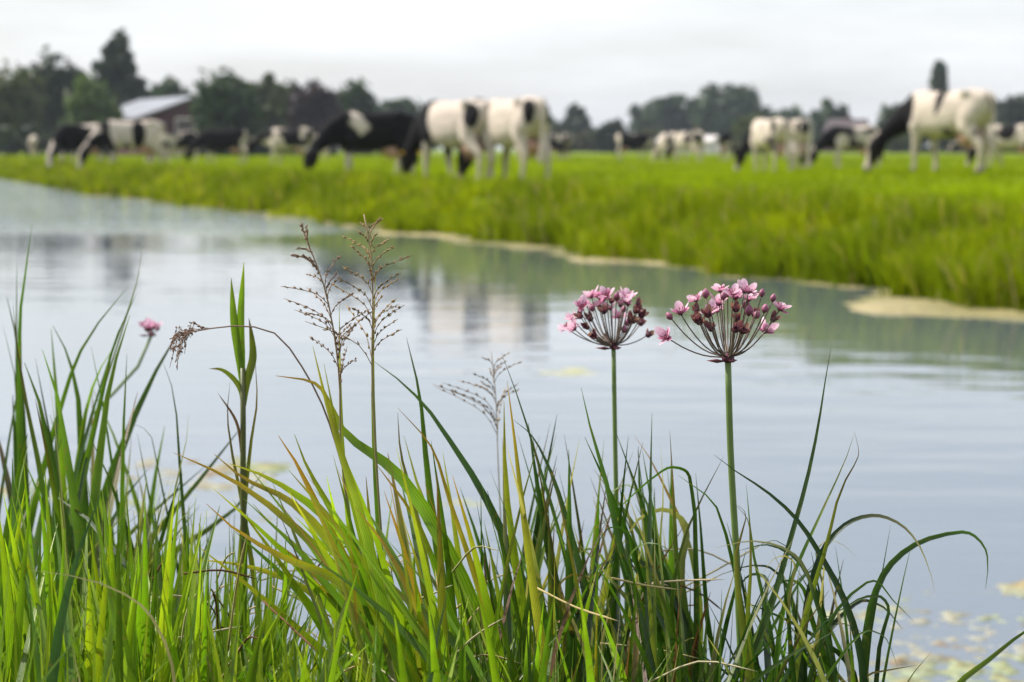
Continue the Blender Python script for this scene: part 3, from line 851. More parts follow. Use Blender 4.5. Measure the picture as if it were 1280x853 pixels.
# the four near ones
cow(468, 50, 207, 'graze_a', 'large nearly all black cow with a white shoulder stripe, grazing', white=0.02, seed=1, blaze=0.0, scale=1.0,
    blobs=[((0.50, .1, 1.35), (.10, .6, .22), W_), ((0.42, .25, 1.15), (.09, .3, .25), W_)], legs_white=0.66)
cow(573, 40.5, 129, 'graze_a', 'white cow with dark neck and yellow ear tag, rump turned to us', white=0.80, seed=2, tag_ear=True, blaze=0.5,
    blobs=[((0.72, 0, 1.1), (.36, .5, .55), B), ((1.1, 0, .85), (.45, .6, .5), B), ((-0.80, .05, 1.25), (.20, .5, .20), W_), ((-0.66, .26, 1.18), (.20, .13, .24), B), ((-0.74, -.2, 1.15), (.16, .16, .26), B), ((-.2, .2, 1.1), (.30, .4, .5), W_), ((0.3, .2, 1.2), (.2, .4, .4), W_)])
cow(645, 39.5, 118, 'graze_b', 'white cow seen from behind with two black rump patches', white=0.86, seed=3, blaze=0.5,
    blobs=[((-0.74, .17, 1.22), (.16, .10, .26), B), ((-0.74, -.19, 1.22), (.16, .11, .26), B), ((1.1, 0, .85), (.45, .6, .5), B), ((-.1, 0, 1.1), (.6, .6, .5), W_)])
cow(1188, 42, 130, 'graze_d', 'big white cow with black neck, black flank patch and full udder', white=0.86, seed=4, blaze=1.0,
    blobs=[((0.80, 0, 1.0), (.30, .4, .45), B), ((1.15, 0, .85), (.45, .6, .5), B), ((0.12, .22, 1.26), (.20, .26, .36), B), ((-0.86, -.1, 1.2), (.12, .14, .2), B), ((0.35, .2, 1.0), (.30, .5, .6), W_), ((-.45, .2, 1.0), (.30, .3, .5), W_)], scale=1.02, legs_white=0.75)
# middle distance
cow(166, 71, 203, 'graze_a', 'white cow with black mid-body patch, grazing at the water edge', white=0.66, seed=5, blaze=1.0, scale=1.03,
    blobs=[((-0.1, .25, 1.05), (.22, .4, .45), B), ((0.45, 0, 1.1), (.30, .6, .6), W_), ((0.95, 0, .75), (.35, .5, .35), B), ((-.65, 0, 1.2), (.30, .6, .35), W_)])
cow(104, 80, 228, 'graze_b', 'black and white cow grazing, leftmost of the front cows by the water', white=0.36, seed=6, blaze=0.9, scale=1.03, blobs=[((0.9, 0, .95), (.4, .5, .5), B), ((-.3, 0, 1.4), (.5, .5, .14), W_)])
cow(42, 165, 100, 'up', 'pale far cow standing alone at the far left', white=0.95, seed=7, face_black=False)
cow(226, 108, 215, 'graze_c', 'small far cow with black back and white legs below the barn', white=0.32, seed=8, legs_white=0.8)
cow(206, 118, 160, 'low', 'pale far cow half hidden behind the cow at the water edge', white=0.9, seed=28, face_black=False)
cow(282, 95, 186, 'graze_a', 'dark cow with pale hind legs grazing right of the barn', white=0.12, seed=9, blaze=0.0, blobs=[((-.75, 0, .8), (.3, .5, .4), W_)])
cow(364, 90, 165, 'low', 'cow with black saddle and white belly left of the big black cow', white=0.40, seed=10, blobs=[((0.45, 0, .9), (.35, .6, .35), W_), ((-.55, 0, 1.3), (.14, .6, .4), W_)], legs_white=0.85)
cow(402, 128, 110, 'graze_a', 'pale far cow just behind the head of the big black cow', white=0.9, seed=11)
cow(684, 132, 200, 'graze_c', 'small black cow in the middle, left one of two', white=0.18, seed=12, legs_white=.5)
cow(706, 138, 100, 'graze_a', 'small black cow in the middle, right one of two', white=0.22, seed=13, legs_white=.55)
cow(790, 126, -14, 'graze_a', 'lone black cow grazing with its head to the right', white=0.16, seed=14, blaze=0.0, blobs=[((-.75, 0, .9), (.28, .6, .6), W_)])
cow(836, 112, 105, 'graze_b', 'pale cow seen from behind, left of a pair right of centre', white=0.9, seed=15, face_black=False)
cow(862, 108, 128, 'graze_a', 'cream cow with low black head, right of a pair right of centre', white=0.88, seed=16, blobs=[((1.1, 0, .8), (.4, .6, .5), B)])
cow(908, 118, 75, 'graze_c', 'small black-rumped cow with white legs behind the paired cows', white=0.15, seed=17, legs_white=.72)
cow(964, 63, 110, 'graze_b', 'white cow with black side patch seen from behind, left of two', white=0.80, seed=18, blobs=[((1.05, 0, .8), (.45, .6, .55), B), ((-.60, -.10, 1.30), (.34, .24, .20), B), ((-.6, .24, 1.2), (.12, .1, .2), B)])
cow(1001, 68, 82, 'graze_a', 'white cow with dark tail patch seen from behind, right of two', white=0.84, seed=19, blobs=[((-.78, -.05, 1.22), (.20, .25, .22), B)])
cow(1068, 79, 192, 'graze_a', 'black cow with white back stripe grazing behind the big white cow', white=0.30, seed=20, blobs=[((-.25, 0, 1.42), (.40, .4, .14), W_), ((0.5, .2, .9), (.25, .3, .3), W_), ((-.5, .2, .9), (.3, .3, .35), W_)], legs_white=.8)
cow(1266, 80, 150, 'graze_a', 'white cow with dark spots at the right edge of the photo', white=0.72, seed=21)
cow(1228, 130, 178, 'low', 'far dark cow glimpsed under the belly of the big white cow', white=0.3, seed=22)

# ------------------------------------------------------------------ foreground plants
def leaf_mesh(P, w, c_root, c_tip, c_edge=None, n=12, twist=0.0, face=0.0, fold=0.25, tip_t=0.75, spots=0.0, rs=random):
    """folded ribbon through 3-D points (root to tip); w = full width in metres"""
    D = spline(P, 160)                         # dense curve, then more points where it bends
    sg = np.diff(D, axis=0); ln = np.linalg.norm(sg, axis=1); tn = sg / (ln[:, None] + 1e-12)
    turn = np.concatenate([[0], np.arccos(np.clip((tn[1:] * tn[:-1]).sum(1), -1, 1))])
    wgt = ln / ln.sum() + 0.45 * min(1.0, turn.sum()) * turn / (turn.sum() + 1e-9)
    cw = np.concatenate([[0], np.cumsum(wgt)]); cl = np.concatenate([[0], np.cumsum(ln)]) / ln.sum()
    pos = np.interp(np.linspace(0, cw[-1], n), cw, np.arange(160))
    Q = np.stack([np.interp(pos, np.arange(160), D[:, q]) for q in range(3)], 1)
    TT = np.interp(pos, np.arange(160), cl)
    T = np.gradient(Q, axis=0); T /= np.linalg.norm(T, axis=1)[:, None] + 1e-12
    V, C, U = [], [], []
    cr, ct = np.array(c_root), np.array(c_tip)
    prev = None
    for i in range(n):
        t = TT[i]
        view = np.array((0.0, -1.0, 0.15))
        s = np.cross(T[i], view); ln = np.linalg.norm(s)
        s = s / ln if ln > 1e-3 else (prev if prev is not None else np.array((1.0, 0, 0)))
        if prev is not None and s @ prev < 0: s = -s
        prev = s
        nrm = np.cross(s, T[i])
        a = face + twist * t
        side = s * math.cos(a) + nrm * math.sin(a); nn = -s * math.sin(a) + nrm * math.cos(a)
        ww = w * min(1.0, 0.62 + 1.3 * t) * max(0.03, (1 - max(0.0, (t - 0.48) / 0.52) ** 1.9))
        k = min(1, max(0, (t - tip_t) / max(1e-3, (1 - tip_t)))) if tip_t < 1 else 0
        j = (1 + 0.12 * (rs.random() - 0.5))
        c = (cr * (1 - k) + ct * k) * j
        e = c if c_edge is None else (c * (1 - 0.35 * t * t) + np.array(c_edge) * 0.35 * t * t)
        V += [Q[i] - side * ww / 2, Q[i] - nn * ww * fold, Q[i] + side * ww / 2]
        C += [e, c, e]; U += [0, 0.5, 1.0]
    F = []
    for i in range(n - 1):
        a = i * 3
        F += [(a, a + 1, a + 4, a + 3), (a + 1, a + 2, a + 5, a + 4)]
    return mesh('leaf', np.array(V), np.array(F), M_LEAF, np.clip(np.array(C), 0.002, 0.9), U)

class Plant:
    """a tuft rooted on the bank; leaves are given in photo pixels with a depth"""
    def __init__(self, name, label, cat, px, Y, group=None):
        self.Y = Y; X = x_at(px, Y)
        self.base = np.array((X, Y, max(float(near_z(X, Y)), -0.1) - 0.02))
        self.o = empty(name, tuple(self.base), label, cat, group)
    def world(self, pts, Y0, Y1=None, attach=False):
        Y1 = Y0 if Y1 is None else Y1
        P = [at(x, y, Y0 + (Y1 - Y0) * i / max(1, len(pts) - 1)) for i, (x, y) in enumerate(pts)]
        # carry the lowest point down to the ground, drawing in towards the base of the tuft
        d = P[0] - P[1]; d = d / (abs(d[2]) + 1e-6)
        drop = P[0][2] - self.base[2]
        if drop > 0.02 and not attach:
            mid = P[0] + np.array((d[0] * 0.45 * drop * 0.6, d[1] * 0.3 * drop * 0.5, -drop * 0.5))
            bx = self.base[0] + (mid[0] - self.base[0]) * 0.55
            by = self.base[1] + (Y0 - self.base[1]) * 0.7
            root = np.array((bx, by, max(float(near_z(bx, by)), -0.15) - 0.02))
            P = [root, mid] + P
        return [p - self.base for p in P]
    def leaf(self, pts, w_px, c_root, c_tip, Y=None, Y1=None, attach=False, **kw):
        Y = self.Y if Y is None else Y
        w = 1.5 * w_px * Y / FPX
        kw['n'] = max(kw.get('n', 12), 3 * len(pts) + 3)
        return part('leaf', leaf_mesh(self.world(pts, Y, Y1, attach), w, c_root, c_tip, **kw), self.o)

G_BRIGHT = (0.19, 0.32, 0.014); G_LIME = (0.30, 0.40, 0.018); G_MID = (0.085, 0.165, 0.012); G_DARK = (0.034, 0.078, 0.010); G_DEEP = (0.018, 0.044, 0.009)
YEL = (0.42, 0.37, 0.03); ORA = (0.44, 0.20, 0.03); BRN = (0.13, 0.065, 0.03); DRY = (0.50, 0.42, 0.26); OLV = (0.16, 0.19, 0.02); STRAW = (0.42, 0.36, 0.16)
def jit(c, a=0.18):
    k = 1 + a * (random.random() * 2 - 1); g = 1 + 0.10 * (random.random() * 2 - 1)
    return (c[0] * k * g, c[1] * k, c[2] * k)

def Z6(pts): return [(x / 2.942, 270 + y / 2.942) for x, y in pts]
def Z4(pts): return [(920 + x / 2.725, 540 + y / 2.725) for x, y in pts]
def Z3(pts): return [(620 + x / 2.725, 540 + y / 2.725) for x, y in pts]
def Z7(pts): return [(340 + x / 2.844, 260 + y / 2.844) for x, y in pts]
def Z8(pts): return [(200 + x / 3.879, 540 + y / 3.879) for x, y in pts]

def random_leaves(pl, n, rx, ry, tx, ty, dY, w, palette, tips, bend=0.25, arch=0.0, follow=0.6, face=0.7, Yb=None):
    """n leaves from root columns rx to tip columns tx (tip near its own root column), tip rows ty"""
    Yb = pl.Y if Yb is None else Yb
    for k in range(n):
        r = random.uniform(*rx); f = (r - rx[0]) / max(1, rx[1] - rx[0])
        tt = tx[0] + (tx[1] - tx[0]) * f
        x1 = follow * tt + (1 - follow) * random.uniform(*tx) + random.gauss(0, 18)
        y1 = ty[0] + (ty[1] - ty[0]) * random.random() ** 0.8
        y0 = random.uniform(*ry)
        b = random.uniform(-0.2, 1) * bend
        dx = x1 - r
        pts = [(r, y0), (r + dx * (0.33 - b * 0.35), y0 + (y1 - y0) * 0.36), (r + dx * (0.66 - b * 0.30), y0 + (y1 - y0) * 0.70), (x1, y1)]
        if random.random() < arch:
            sgn = 1 if dx > 0 else -1
            L = random.uniform(25, 70)
            pts = pts[:-1] + [(x1 - sgn * L * .22, y1 + L * .22), (x1 + sgn * L * 0.12, y1), (x1 + sgn * L * 0.5, y1 + L * .10), (x1 + sgn * L, y1 + L * random.uniform(.5, 1.1))]
        Y = Yb + random.uniform(-dY, dY)
        c = jit(random.choice(palette)); tp = random.choice(tips)
        tip = jit(tp) if tp is not None else tuple(v * 1.1 for v in c)
        pl.leaf(pts, random.uniform(*w), c, tip, Y, Y + random.uniform(-0.12, 0.12), face=random.uniform(-face, face), twist=random.uniform(-0.9, 0.9),
                tip_t=random.uniform(0.55, 0.92), fold=random.uniform(0.1, 0.3), n=13 if arch else 12)

# 1 --- sword-leaved clump at the left, a little behind the plane of focus
pl = Plant('sword_leaved_clump', 'clump of broad dark green sword leaves at the water edge far left', 'plant', 80, 2.35)
for pts, w, c, tp in [
    ([(75, 900), (72, 520), (75, 350), (95, 200), (117, 30)], 8, G_MID, G_MID),
    ([(90, 900), (70, 530), (50, 400), (25, 300)], 9, G_MID, G_DARK),
    ([(190, 900), (130, 640), (90, 540)], 14, G_DARK, G_MID),
    ([(365, 900), (400, 640), (440, 480), (478, 365)], 13, G_MID, G_BRIGHT),
    ([(430, 900), (520, 680), (590, 540), (668, 408)], 14, G_MID, G_DARK),
    ([(300, 900), (282, 640), (240, 490), (195, 405)], 12, G_DARK, G_MID),
    ([(225, 700), (290, 510), (350, 410), (467, 265)], 8, G_MID, G_MID),
    ([(365, 640), (430, 450), (480, 320), (515, 205)], 7, G_DARK, G_MID),
    ([(250, 900), (205, 640), (155, 490)], 12, G_MID, G_BRIGHT),
    ([(225, 900), (205, 620), (188, 415)], 11, G_BRIGHT, G_MID),
    ([(62, 700), (60, 420), (62, 160)], 5, G_MID, G_MID),
    ([(330, 850), (370, 680), (420, 470), (500, 290)], 8, G_MID, G_MID),
    ([(380, 640), (450, 420), (512, 200), (520, 120), (512, 50)], 3.5, G_MID, STRAW),
    ([(20, 900), (60, 640), (10, 400)], 7, G_DARK, G_MID),
    ([(140, 900), (95, 680), (60, 460), (48, 330)], 12, G_MID, BRN),
    ([(175, 760), (150, 640), (130, 525)], 6, G_DARK, G_DARK),
    ([(660, 900), (650, 740), (630, 620), (598, 535)], 5, G_DARK, G_DARK),
    ([(455, 760), (460, 620), (467, 505)], 7, G_BRIGHT, G_MID),
    ([(575, 900), (555, 810), (520, 775), (460, 770)], 4, G_DARK, G_MID),
    ([(300, 820), (320, 700), (370, 560), (420, 480)], 10, G_MID, G_BRIGHT),
    ([(410, 900), (380, 700), (335, 480)], 5, G_DARK, G_MID),
    ([(660, 930), (690, 800), (695, 720)], 6, G_BRIGHT, STRAW),
    ([(530, 930), (515, 850), (505, 800)], 5, G_MID, G_MID)]:
    pl.leaf(Z6(pts), w, jit(c), jit(tp), 2.35 + random.uniform(-.22, .22), face=random.uniform(-.5, .5), twist=random.uniform(-.5, .5))
random_leaves(pl, 34, (-10, 190), (660, 760), (-40, 215), (455, 620), 0.25, (7, 14), [G_MID, G_DARK, G_DARK, G_BRIGHT], [None, None, G_MID, BRN, STRAW])
random_leaves(pl, 26, (60, 260), (690, 780), (100, 300), (560, 660), 0.25, (4, 8), [G_MID, G_DARK, OLV], [None, STRAW, None])
# dull leaning stalks crossing behind
for pts, w in [([(120, 760), (200, 660), (270, 575), (305, 530)], 10), ([(150, 745), (215, 690), (290, 640), (330, 590)], 12), ([(110, 720), (180, 650), (260, 580)], 8)]:
    pl.leaf(pts, w, jit(OLV), jit(G_DARK), 2.55)

# 2 --- brown-sheathed reed stalk
pl = Plant('reed_stalk', 'tall reed stalk with upright green leaves and browned sheaths, left of centre', 'plant', 305, 1.98)
st = pl.world(Z6([(895, 1100), (893, 853), (895, 700), (893, 560)]), 1.98)
Vt, Ft = tube(spline(st, 12), np.linspace(.0036, .0022, 12), 8)
part('stem', mesh('stem', Vt, Ft, M_STEM, np.tile((0.075, 0.085, 0.02), (len(Vt), 1))), pl.o)
for pts, w, c, tp in [
    ([(893, 640), (885, 560), (862, 400), (850, 228)], 9, G_BRIGHT, OLV), ([(893, 640), (890, 560), (885, 400), (897, 168)], 8, G_BRIGHT, G_LIME),
    ([(895, 700), (905, 620), (930, 520), (925, 440), (915, 375)], 9, OLV, BRN), ([(893, 720), (885, 640), (850, 590), (812, 565), (768, 562)], 6, OLV, BRN),
    ([(905, 1000), (920, 853), (945, 680), (938, 525)], 8, OLV, BRN), ([(880, 1000), (850, 853), (836, 720), (846, 612)], 7, OLV, BRN), ([(890, 900), (870, 760), (800, 650)], 3, BRN, BRN)]:
    pl.leaf(Z6(pts), w * .8, jit(c, .1), jit(tp, .1), 1.98, attach=pts[0][1] < 950, face=random.uniform(-.4, .4), twist=random.uniform(-.5, .5))

# panicle grasses
def panicle(stem_pts, axis_from, branches, Y, label, col=(0.27, 0.18, 0.12), stemcol=(0.11, 0.13, 0.03), r=.0016, seed=0, name='panicle_grass', spread=(34, 78), droop=0.0):
    rs = random.Random(seed)
    pl = Plant(name, label, 'grass', stem_pts[0][0], Y)
    S = spline(pl.world(stem_pts, Y), 40)
    Vt, Ft = tube(S, np.linspace(r, r * 0.3, 40), 6)
    cc = np.array([np.array(stemcol) * (1 - t) + np.array(col) * t for t in np.repeat(np.clip(np.linspace(-1.2, 1.1, 40), 0, 1), 6)])
    part('stem', mesh('stem', Vt, Ft, M_STEM, cc), pl.o)
    i0 = int(40 * axis_from)
    px = Y / FPX
    for b in range(branches):
        f = b / branches
        g = i0 + (38.5 - i0) * f; i = min(38, int(g)); p0 = S[i] + (S[i + 1] - S[i]) * (g - int(g))
        t = S[min(39, i + 1)] - S[i - 1]; t /= np.linalg.norm(t)
        a = rs.uniform(0, 6.28)
        out = np.array((math.cos(a), 0.6 * math.sin(a), 0)); out -= t * (out @ t); out /= np.linalg.norm(out) + 1e-9
        L = rs.uniform(*spread) * (1.05 - 0.75 * f) * px
        sp = rs.uniform(.6, 1.5)
        p1 = p0 + (t * 0.95 + out * 0.45 * sp) * L * 0.35; p2 = p0 + (t * 0.9 + out * 0.8 * sp) * L * 0.7 ; p3 = p0 + (t * 0.85 + out * 1.0 * sp - np.array((0, 0, droop))) * L
        Q = spline([p0, p1, p2, p3], 8)
        items = [tube(Q, [.00030] * 7 + [.0002], 4)]
        m = int(3 + L / px / 4.2)
        for k in range(m):
            u = 0.25 + 0.75 * (k + rs.random() * .6) / m
            q = Q[min(7, int(u * 7.0))] + np.array((rs.uniform(-1, 1), rs.uniform(-1, 1), rs.uniform(-1, 1))) * .0009
            d = Q[min(7, int(u * 7.0))] - Q[min(7, int(u * 7.0)) - 1]; d = d / np.linalg.norm(d) + np.array((rs.uniform(-.45, .45), rs.uniform(-.45, .45), rs.uniform(-.3, .45))); d /= np.linalg.norm(d)
            l = rs.uniform(3.0, 5.5) * px
            items.append(tube([q, q + d * l * 0.5, q + d * l], [.00028, .00058, .00015], 4))
        V, F = join(items)
        k = rs.uniform(.7, 1.3)
        part('branch', mesh('branch', V, F, M_PANICLE, np.tile(np.array(col) * k, (len(V), 1))), pl.o)
    return pl

p1 = panicle([(470, 853), (445, 690), (430, 600), (426, 555), (424, 471), (416, 408), (403, 351), (388, 312), (375, 279)], 0.795, 30, 1.80, 'seeding grass stalk with open brown panicle, leftmost of two tall ones', seed=3)
p1.leaf([(462, 853), (440, 690), (428, 560), (425, 460), (424, 378)], 6, G_LIME, YEL, 1.81)
p2 = panicle([(485, 853), (478, 690), (469, 560), (465, 453), (466, 365), (464, 320), (455, 268)], 0.80, 28, 1.80, 'seeding grass stalk with upright straw panicle, rightmost of two tall ones', seed=5, col=(0.32, 0.22, 0.11))
p2.leaf([(485, 853), (476, 700), (468, 560), (466, 450), (470, 335)], 6, G_MID, YEL, 1.81)
panicle([(640, 853), (628, 690), (622, 560), (620, 500), (614, 440)], 0.85, 18, 2.3, 'small faint panicle grass between the tall seed heads and the umbels', seed=8, col=(0.33, 0.25, 0.18), spread=(34, 70), r=.0013)
panicle([(520, 853), (460, 700), (430, 590), (400, 500), (375, 455), (342, 416), (312, 408), (270, 410), (235, 416), (212, 424)], 0.945, 20, 1.86, 'dry bent grass stalk arching left with a drooping seed head', seed=9, col=(0.22, 0.14, 0.10), stemcol=(0.14, 0.09, 0.05), droop=0.8, spread=(24, 52))

# 3 --- yellowing sedge clump, centre left
pl = Plant('yellowing_sedge', 'sedge clump with yellow and orange tipped leaves leaning left', 'plant', 500, 1.80)
for pts, w, c, tp, ed in [
    ([(560, 900), (500, 820), (440, 735), (370, 660), (290, 600), (217, 566)], 11, G_BRIGHT, ORA, YEL),
    ([(540, 900), (490, 790), (430, 700), (360, 625), (300, 595), (268, 568)], 13, G_LIME, ORA, YEL),
    ([(560, 900), (510, 800), (450, 690), (380, 625), (330, 595), (288, 580)], 16, G_BRIGHT, YEL, YEL),
    ([(540, 900), (480, 790), (420, 725), (350, 695), (285, 655), (258, 630)], 13, G_LIME, ORA, ORA),
    ([(480, 900), (440, 790), (380, 735), (310, 708), (240, 699)], 10, OLV, YEL, YEL),
    ([(520, 900), (480, 760), (450, 640), (415, 530), (391, 433)], 12, G_BRIGHT, YEL, YEL),
    ([(510, 900), (470, 740), (432, 590), (405, 455)], 11, G_LIME, YEL, None),
    ([(640, 900), (600, 780), (555, 680), (495, 590), (430, 540), (395, 480), (345, 470)], 15, G_BRIGHT, ORA, None),
    ([(700, 880), (650, 720), (600, 610), (565, 555), (530, 506), (502, 478), (466, 451)], 10, G_DARK, G_MID, None),
    ([(580, 900), (555, 740), (535, 600), (523, 485), (508, 422)], 9, G_MID, G_DARK, None),
    ([(500, 880), (445, 730), (400, 640), (368, 575), (348, 545)], 15, G_BRIGHT, ORA, ORA),
    ([(510, 880), (460, 730), (410, 630), (382, 580), (368, 543)], 13, G_LIME, YEL, None),
    ([(570, 900), (520, 760), (480, 680), (445, 635)], 11, YEL, ORA, ORA),
    ([(600, 900), (560, 760), (520, 650), (470, 580)], 12, G_BRIGHT, ORA, None),
    ([(640, 900), (600, 740), (560, 620), (540, 560), (497, 510)], 7, YEL, ORA, ORA),
    ([(545, 900), (540, 760), (520, 640), (500, 560), (497, 515)], 8, OLV, BRN, None),
    ([(480, 900), (430, 770), (385, 700), (320, 635), (316, 630)], 11, G_BRIGHT, YEL, YEL),
    ([(600, 900), (570, 730), (520, 600), (505, 545)], 8, G_LIME, YEL, None),
    ([(690, 900), (670, 760), (655, 650), (642, 540), (634, 476)], 9, YEL, ORA, YEL),
    ([(680, 900), (650, 740), (632, 600), (630, 500)], 10, G_LIME, YEL, None)]:
    pl.leaf(pts, w, jit(c, .1), jit(tp, .1), 1.80 + random.uniform(-.14, .14), c_edge=ed, face=random.uniform(-.35, .35), twist=random.uniform(-.5, .5), tip_t=random.uniform(.68, .88), n=13)
random_leaves(pl, 46, (420, 640), (860, 900), (330, 600), (540, 720), 0.18, (7, 13), [G_BRIGHT, G_LIME, G_MID, OLV, G_BRIGHT], [YEL, ORA, None, None, YEL, BRN], bend=0.3)

random_leaves(pl, 24, (455, 610), (850, 900), (265, 440), (575, 730), 0.16, (8, 13), [G_BRIGHT, G_LIME, G_MID, G_BRIGHT], [YEL, ORA, None, None], bend=0.35, follow=0.8, face=0.4)
# 4 --- dark sedge clump in the middle, below the smaller umbel
pl = Plant('dark_sedge', 'dense dark green sedge clump below the smaller pink umbel', 'plant', 740, 1.95)
for pts, w, c, tp in [
    (Z3([(680, 980), (680, 480), (640, 330), (580, 200), (530, 100), (470, 10)]), 9, OLV, ORA),
    (Z3([(690, 980), (684, 700), (680, 400), (670, 220), (645, 132), (600, 120), (530, 160), (420, 260), (305, 365)]), 7, G_DARK, G_MID),
    (Z3([(680, 980), (640, 640), (590, 540), (520, 455), (420, 437), (340, 462), (265, 565)]), 9, G_DEEP, G_DARK),
    (Z7([(1130, 1700), (1020, 1150), (930, 853), (880, 690), (815, 515)]), 5, G_DARK, G_DARK),
    (Z3([(420, 980), (330, 640), (240, 300), (180, 120), (110, 0), (60, -40)]), 10, G_DARK, G_DARK),
    (Z3([(560, 980), (480, 640), (420, 380), (370, 150), (325, 0), (290, -150)]), 9, G_DARK, G_MID),
    (Z3([(640, 980), (560, 640), (520, 400), (490, 200), (485, 50)]), 9, G_MID, G_DARK),
    (Z3([(610, 980), (550, 740), (540, 400), (540, 190)]), 9, G_DEEP, G_DARK),
    (Z3([(260, 980), (250, 600), (250, 300), (248, 60)]), 11, G_DARK, G_MID),
    (Z3([(350, 980), (230, 640), (170, 360), (155, 160)]), 9, G_MID, G_BRIGHT),
    (Z3([(780, 980), (720, 640), (700, 360), (680, 140)]), 6, G_DARK, G_DARK),
    (Z3([(880, 980), (800, 420), (740, 240), (620, 148)]), 7, G_DARK, G_MID),
    (Z3([(660, 980), (600, 560), (650, 340), (730, 170), (775, 85)]), 5, G_MID, BRN),
    (Z3([(560, 980), (600, 620), (560, 400), (570, 200), (560, 45)]), 4, G_MID, STRAW),
    (Z3([(400, 980), (330, 700), (300, 560), (280, 420), (300, 300)]), 7, BRN, BRN),
    (Z3([(300, 980), (320, 560), (400, 250), (470, 60)]), 4, BRN, BRN),
    (Z3([(120, 980), (70, 640), (20, 380), (-30, 200)]), 10, G_MID, G_DARK),
    (Z3([(280, 980), (210, 560), (150, 240), (110, -30)]), 10, G_DARK, G_DARK)]:
    pl.leaf(pts, w, jit(c), jit(tp), 1.92 + random.uniform(-.16, .16), face=random.uniform(-.5, .5), twist=random.uniform(-.7, .7), n=14)
random_leaves(pl, 70, (600, 880), (860, 900), (560, 890), (515, 700), 0.22, (4.5, 10), [G_DARK, G_DEEP, G_MID, G_MID, G_DARK, OLV], [None, None, None, STRAW, BRN], bend=0.2, arch=0.06)
random_leaves(pl, 40, (600, 860), (870, 910), (570, 890), (640, 790), 0.25, (5, 10), [G_MID, G_BRIGHT, G_DARK, OLV, BRN], [None, None, YEL, DRY], bend=0.3, arch=0.08)

random_leaves(pl, 34, (640, 900), (870, 910), (600, 880), (560, 760), 0.22, (5, 9), [G_DARK, G_MID, G_MID, G_DEEP, OLV], [None, None, STRAW, BRN], bend=0.3, arch=0.07, follow=0.35)

# 5 --- arching dark sedge at the right
pl = Plant('arching_sedge', 'sparse dark sedge with long arching leaves right of the large umbel', 'plant', 985, 1.80)
for pts, w, c, tp, fc in [
    ([(235, 980), (235, 640), (260, 500), (310, 380), (400, 300), (480, 285), (560, 315), (620, 380), (655, 460), (668, 500), (676, 542)], 7, G_DEEP, DRY, .3),
    ([(440, 980), (445, 680), (470, 560), (520, 460), (600, 390), (700, 352), (800, 347), (850, 400), (858, 460), (850, 535)], 7.5, G_DARK, G_MID, .2),
    ([(0, 930), (45, 800), (130, 560), (190, 350), (240, 170), (280, -20), (305, -180), (326, -300)], 7, G_DARK, G_DARK, .5),
    ([(120, 930), (190, 500), (270, 320), (330, 190), (375, 90), (405, 0)], 5.5, G_MID, STRAW, .4),
    ([(190, 900), (240, 620), (318, 350), (340, 250), (375, 160), (418, 75), (405, 5)], 6.5, OLV, BRN, .2),
    ([(330, 980), (312, 680), (262, 520), (190, 420), (110, 385), (10, 405)], 7, G_DEEP, G_DARK, .3),
    ([(225, 980), (202, 640), (170, 520), (110, 460), (60, 455), (-60, 490)], 7, G_DEEP, G_DARK, .3),
    ([(440, 920), (425, 760), (380, 600), (300, 440), (200, 290), (100, 200), (0, 135), (-75, 78)], 7.5, G_DEEP, G_DARK, .2),
    ([(160, 980), (110, 640), (60, 420), (35, 180)], 6, G_DARK, G_MID, .3),
    ([(470, 980), (490, 720), (512, 580), (500, 566), (440, 562), (370, 600), (265, 655)], 6, G_DEEP, G_MID, .2),
    ([(230, 930), (300, 690), (370, 575), (475, 508), (540, 580), (607, 647)], 5.5, G_DARK, G_MID, .3),
    ([(480, 980), (545, 620), (575, 480), (602, 365)], 4, G_DARK, G_MID, .3),
    ([(440, 900), (460, 680), (500, 470), (527, 316)], 3.5, G_DARK, G_DARK, .3),
    ([(560, 940), (585, 853), (665, 750)], 4.5, G_MID, DRY, .2),
    ([(420, 880), (450, 830), (540, 810), (615, 795)], 6, OLV, BRN, .2),
    ([(345, 980), (335, 800), (280, 600), (200, 420), (150, 390), (60, 372), (-70, 395)], 6, G_DARK, DRY, .3),
    ([(240, 980), (120, 760), (40, 600)], 5, G_DARK, G_MID, .3),
    ([(60, 980), (20, 640), (0, 420), (20, 260), (5, 250)], 9, OLV, BRN, .1),
    ([(70, 980), (40, 640), (50, 400), (35, 290), (0, 250)], 8, OLV, BRN, .2),
    ([(420, 980), (390, 800), (260, 690), (130, 620), (-30, 560)], 7, G_DEEP, G_DARK, .4),
    ([(405, 980), (400, 860), (388, 650)], 10, G_BRIGHT, G_MID, .2),
    ([(425, 980), (425, 860), (420, 780)], 10, G_BRIGHT, G_LIME, .2),
    ([(120, 960), (60, 900), (-60, 800), (-160, 730)], 7, G_DEEP, G_DARK, .4)]:
    pl.leaf(Z4(pts), w, jit(c, .1), jit(tp, .1), 1.80 + random.uniform(-.1, .12), face=fc * random.choice((-1, 1)), twist=random.uniform(-.4, .4), tip_t=.8, n=16 if len(pts) > 6 else 13)
random_leaves(pl, 26, (880, 1070), (860, 910), (890, 1060), (640, 800), 0.16, (4, 8), [G_DARK, G_DEEP, G_DEEP, G_MID], [None, None, STRAW], bend=0.25, arch=0.15)
random_leaves(pl, 30, (880, 1090), (860, 910), (870, 1100), (660, 800), 0.18, (4.5, 8), [G_DARK, G_DEEP, G_DARK, G_MID], [None, None, None, STRAW, BRN], bend=0.3, arch=0.25, follow=0.3)

pl = Plant('sedge_leaf', 'single sedge blade slanting up at the bottom right corner', 'plant', 1185, 1.75)
pl.leaf([(1178, 880), (1200, 853), (1240, 822), (1280, 790), (1330, 762)], 8, jit(OLV), jit(G_MID), 1.75, tip_t=.6)

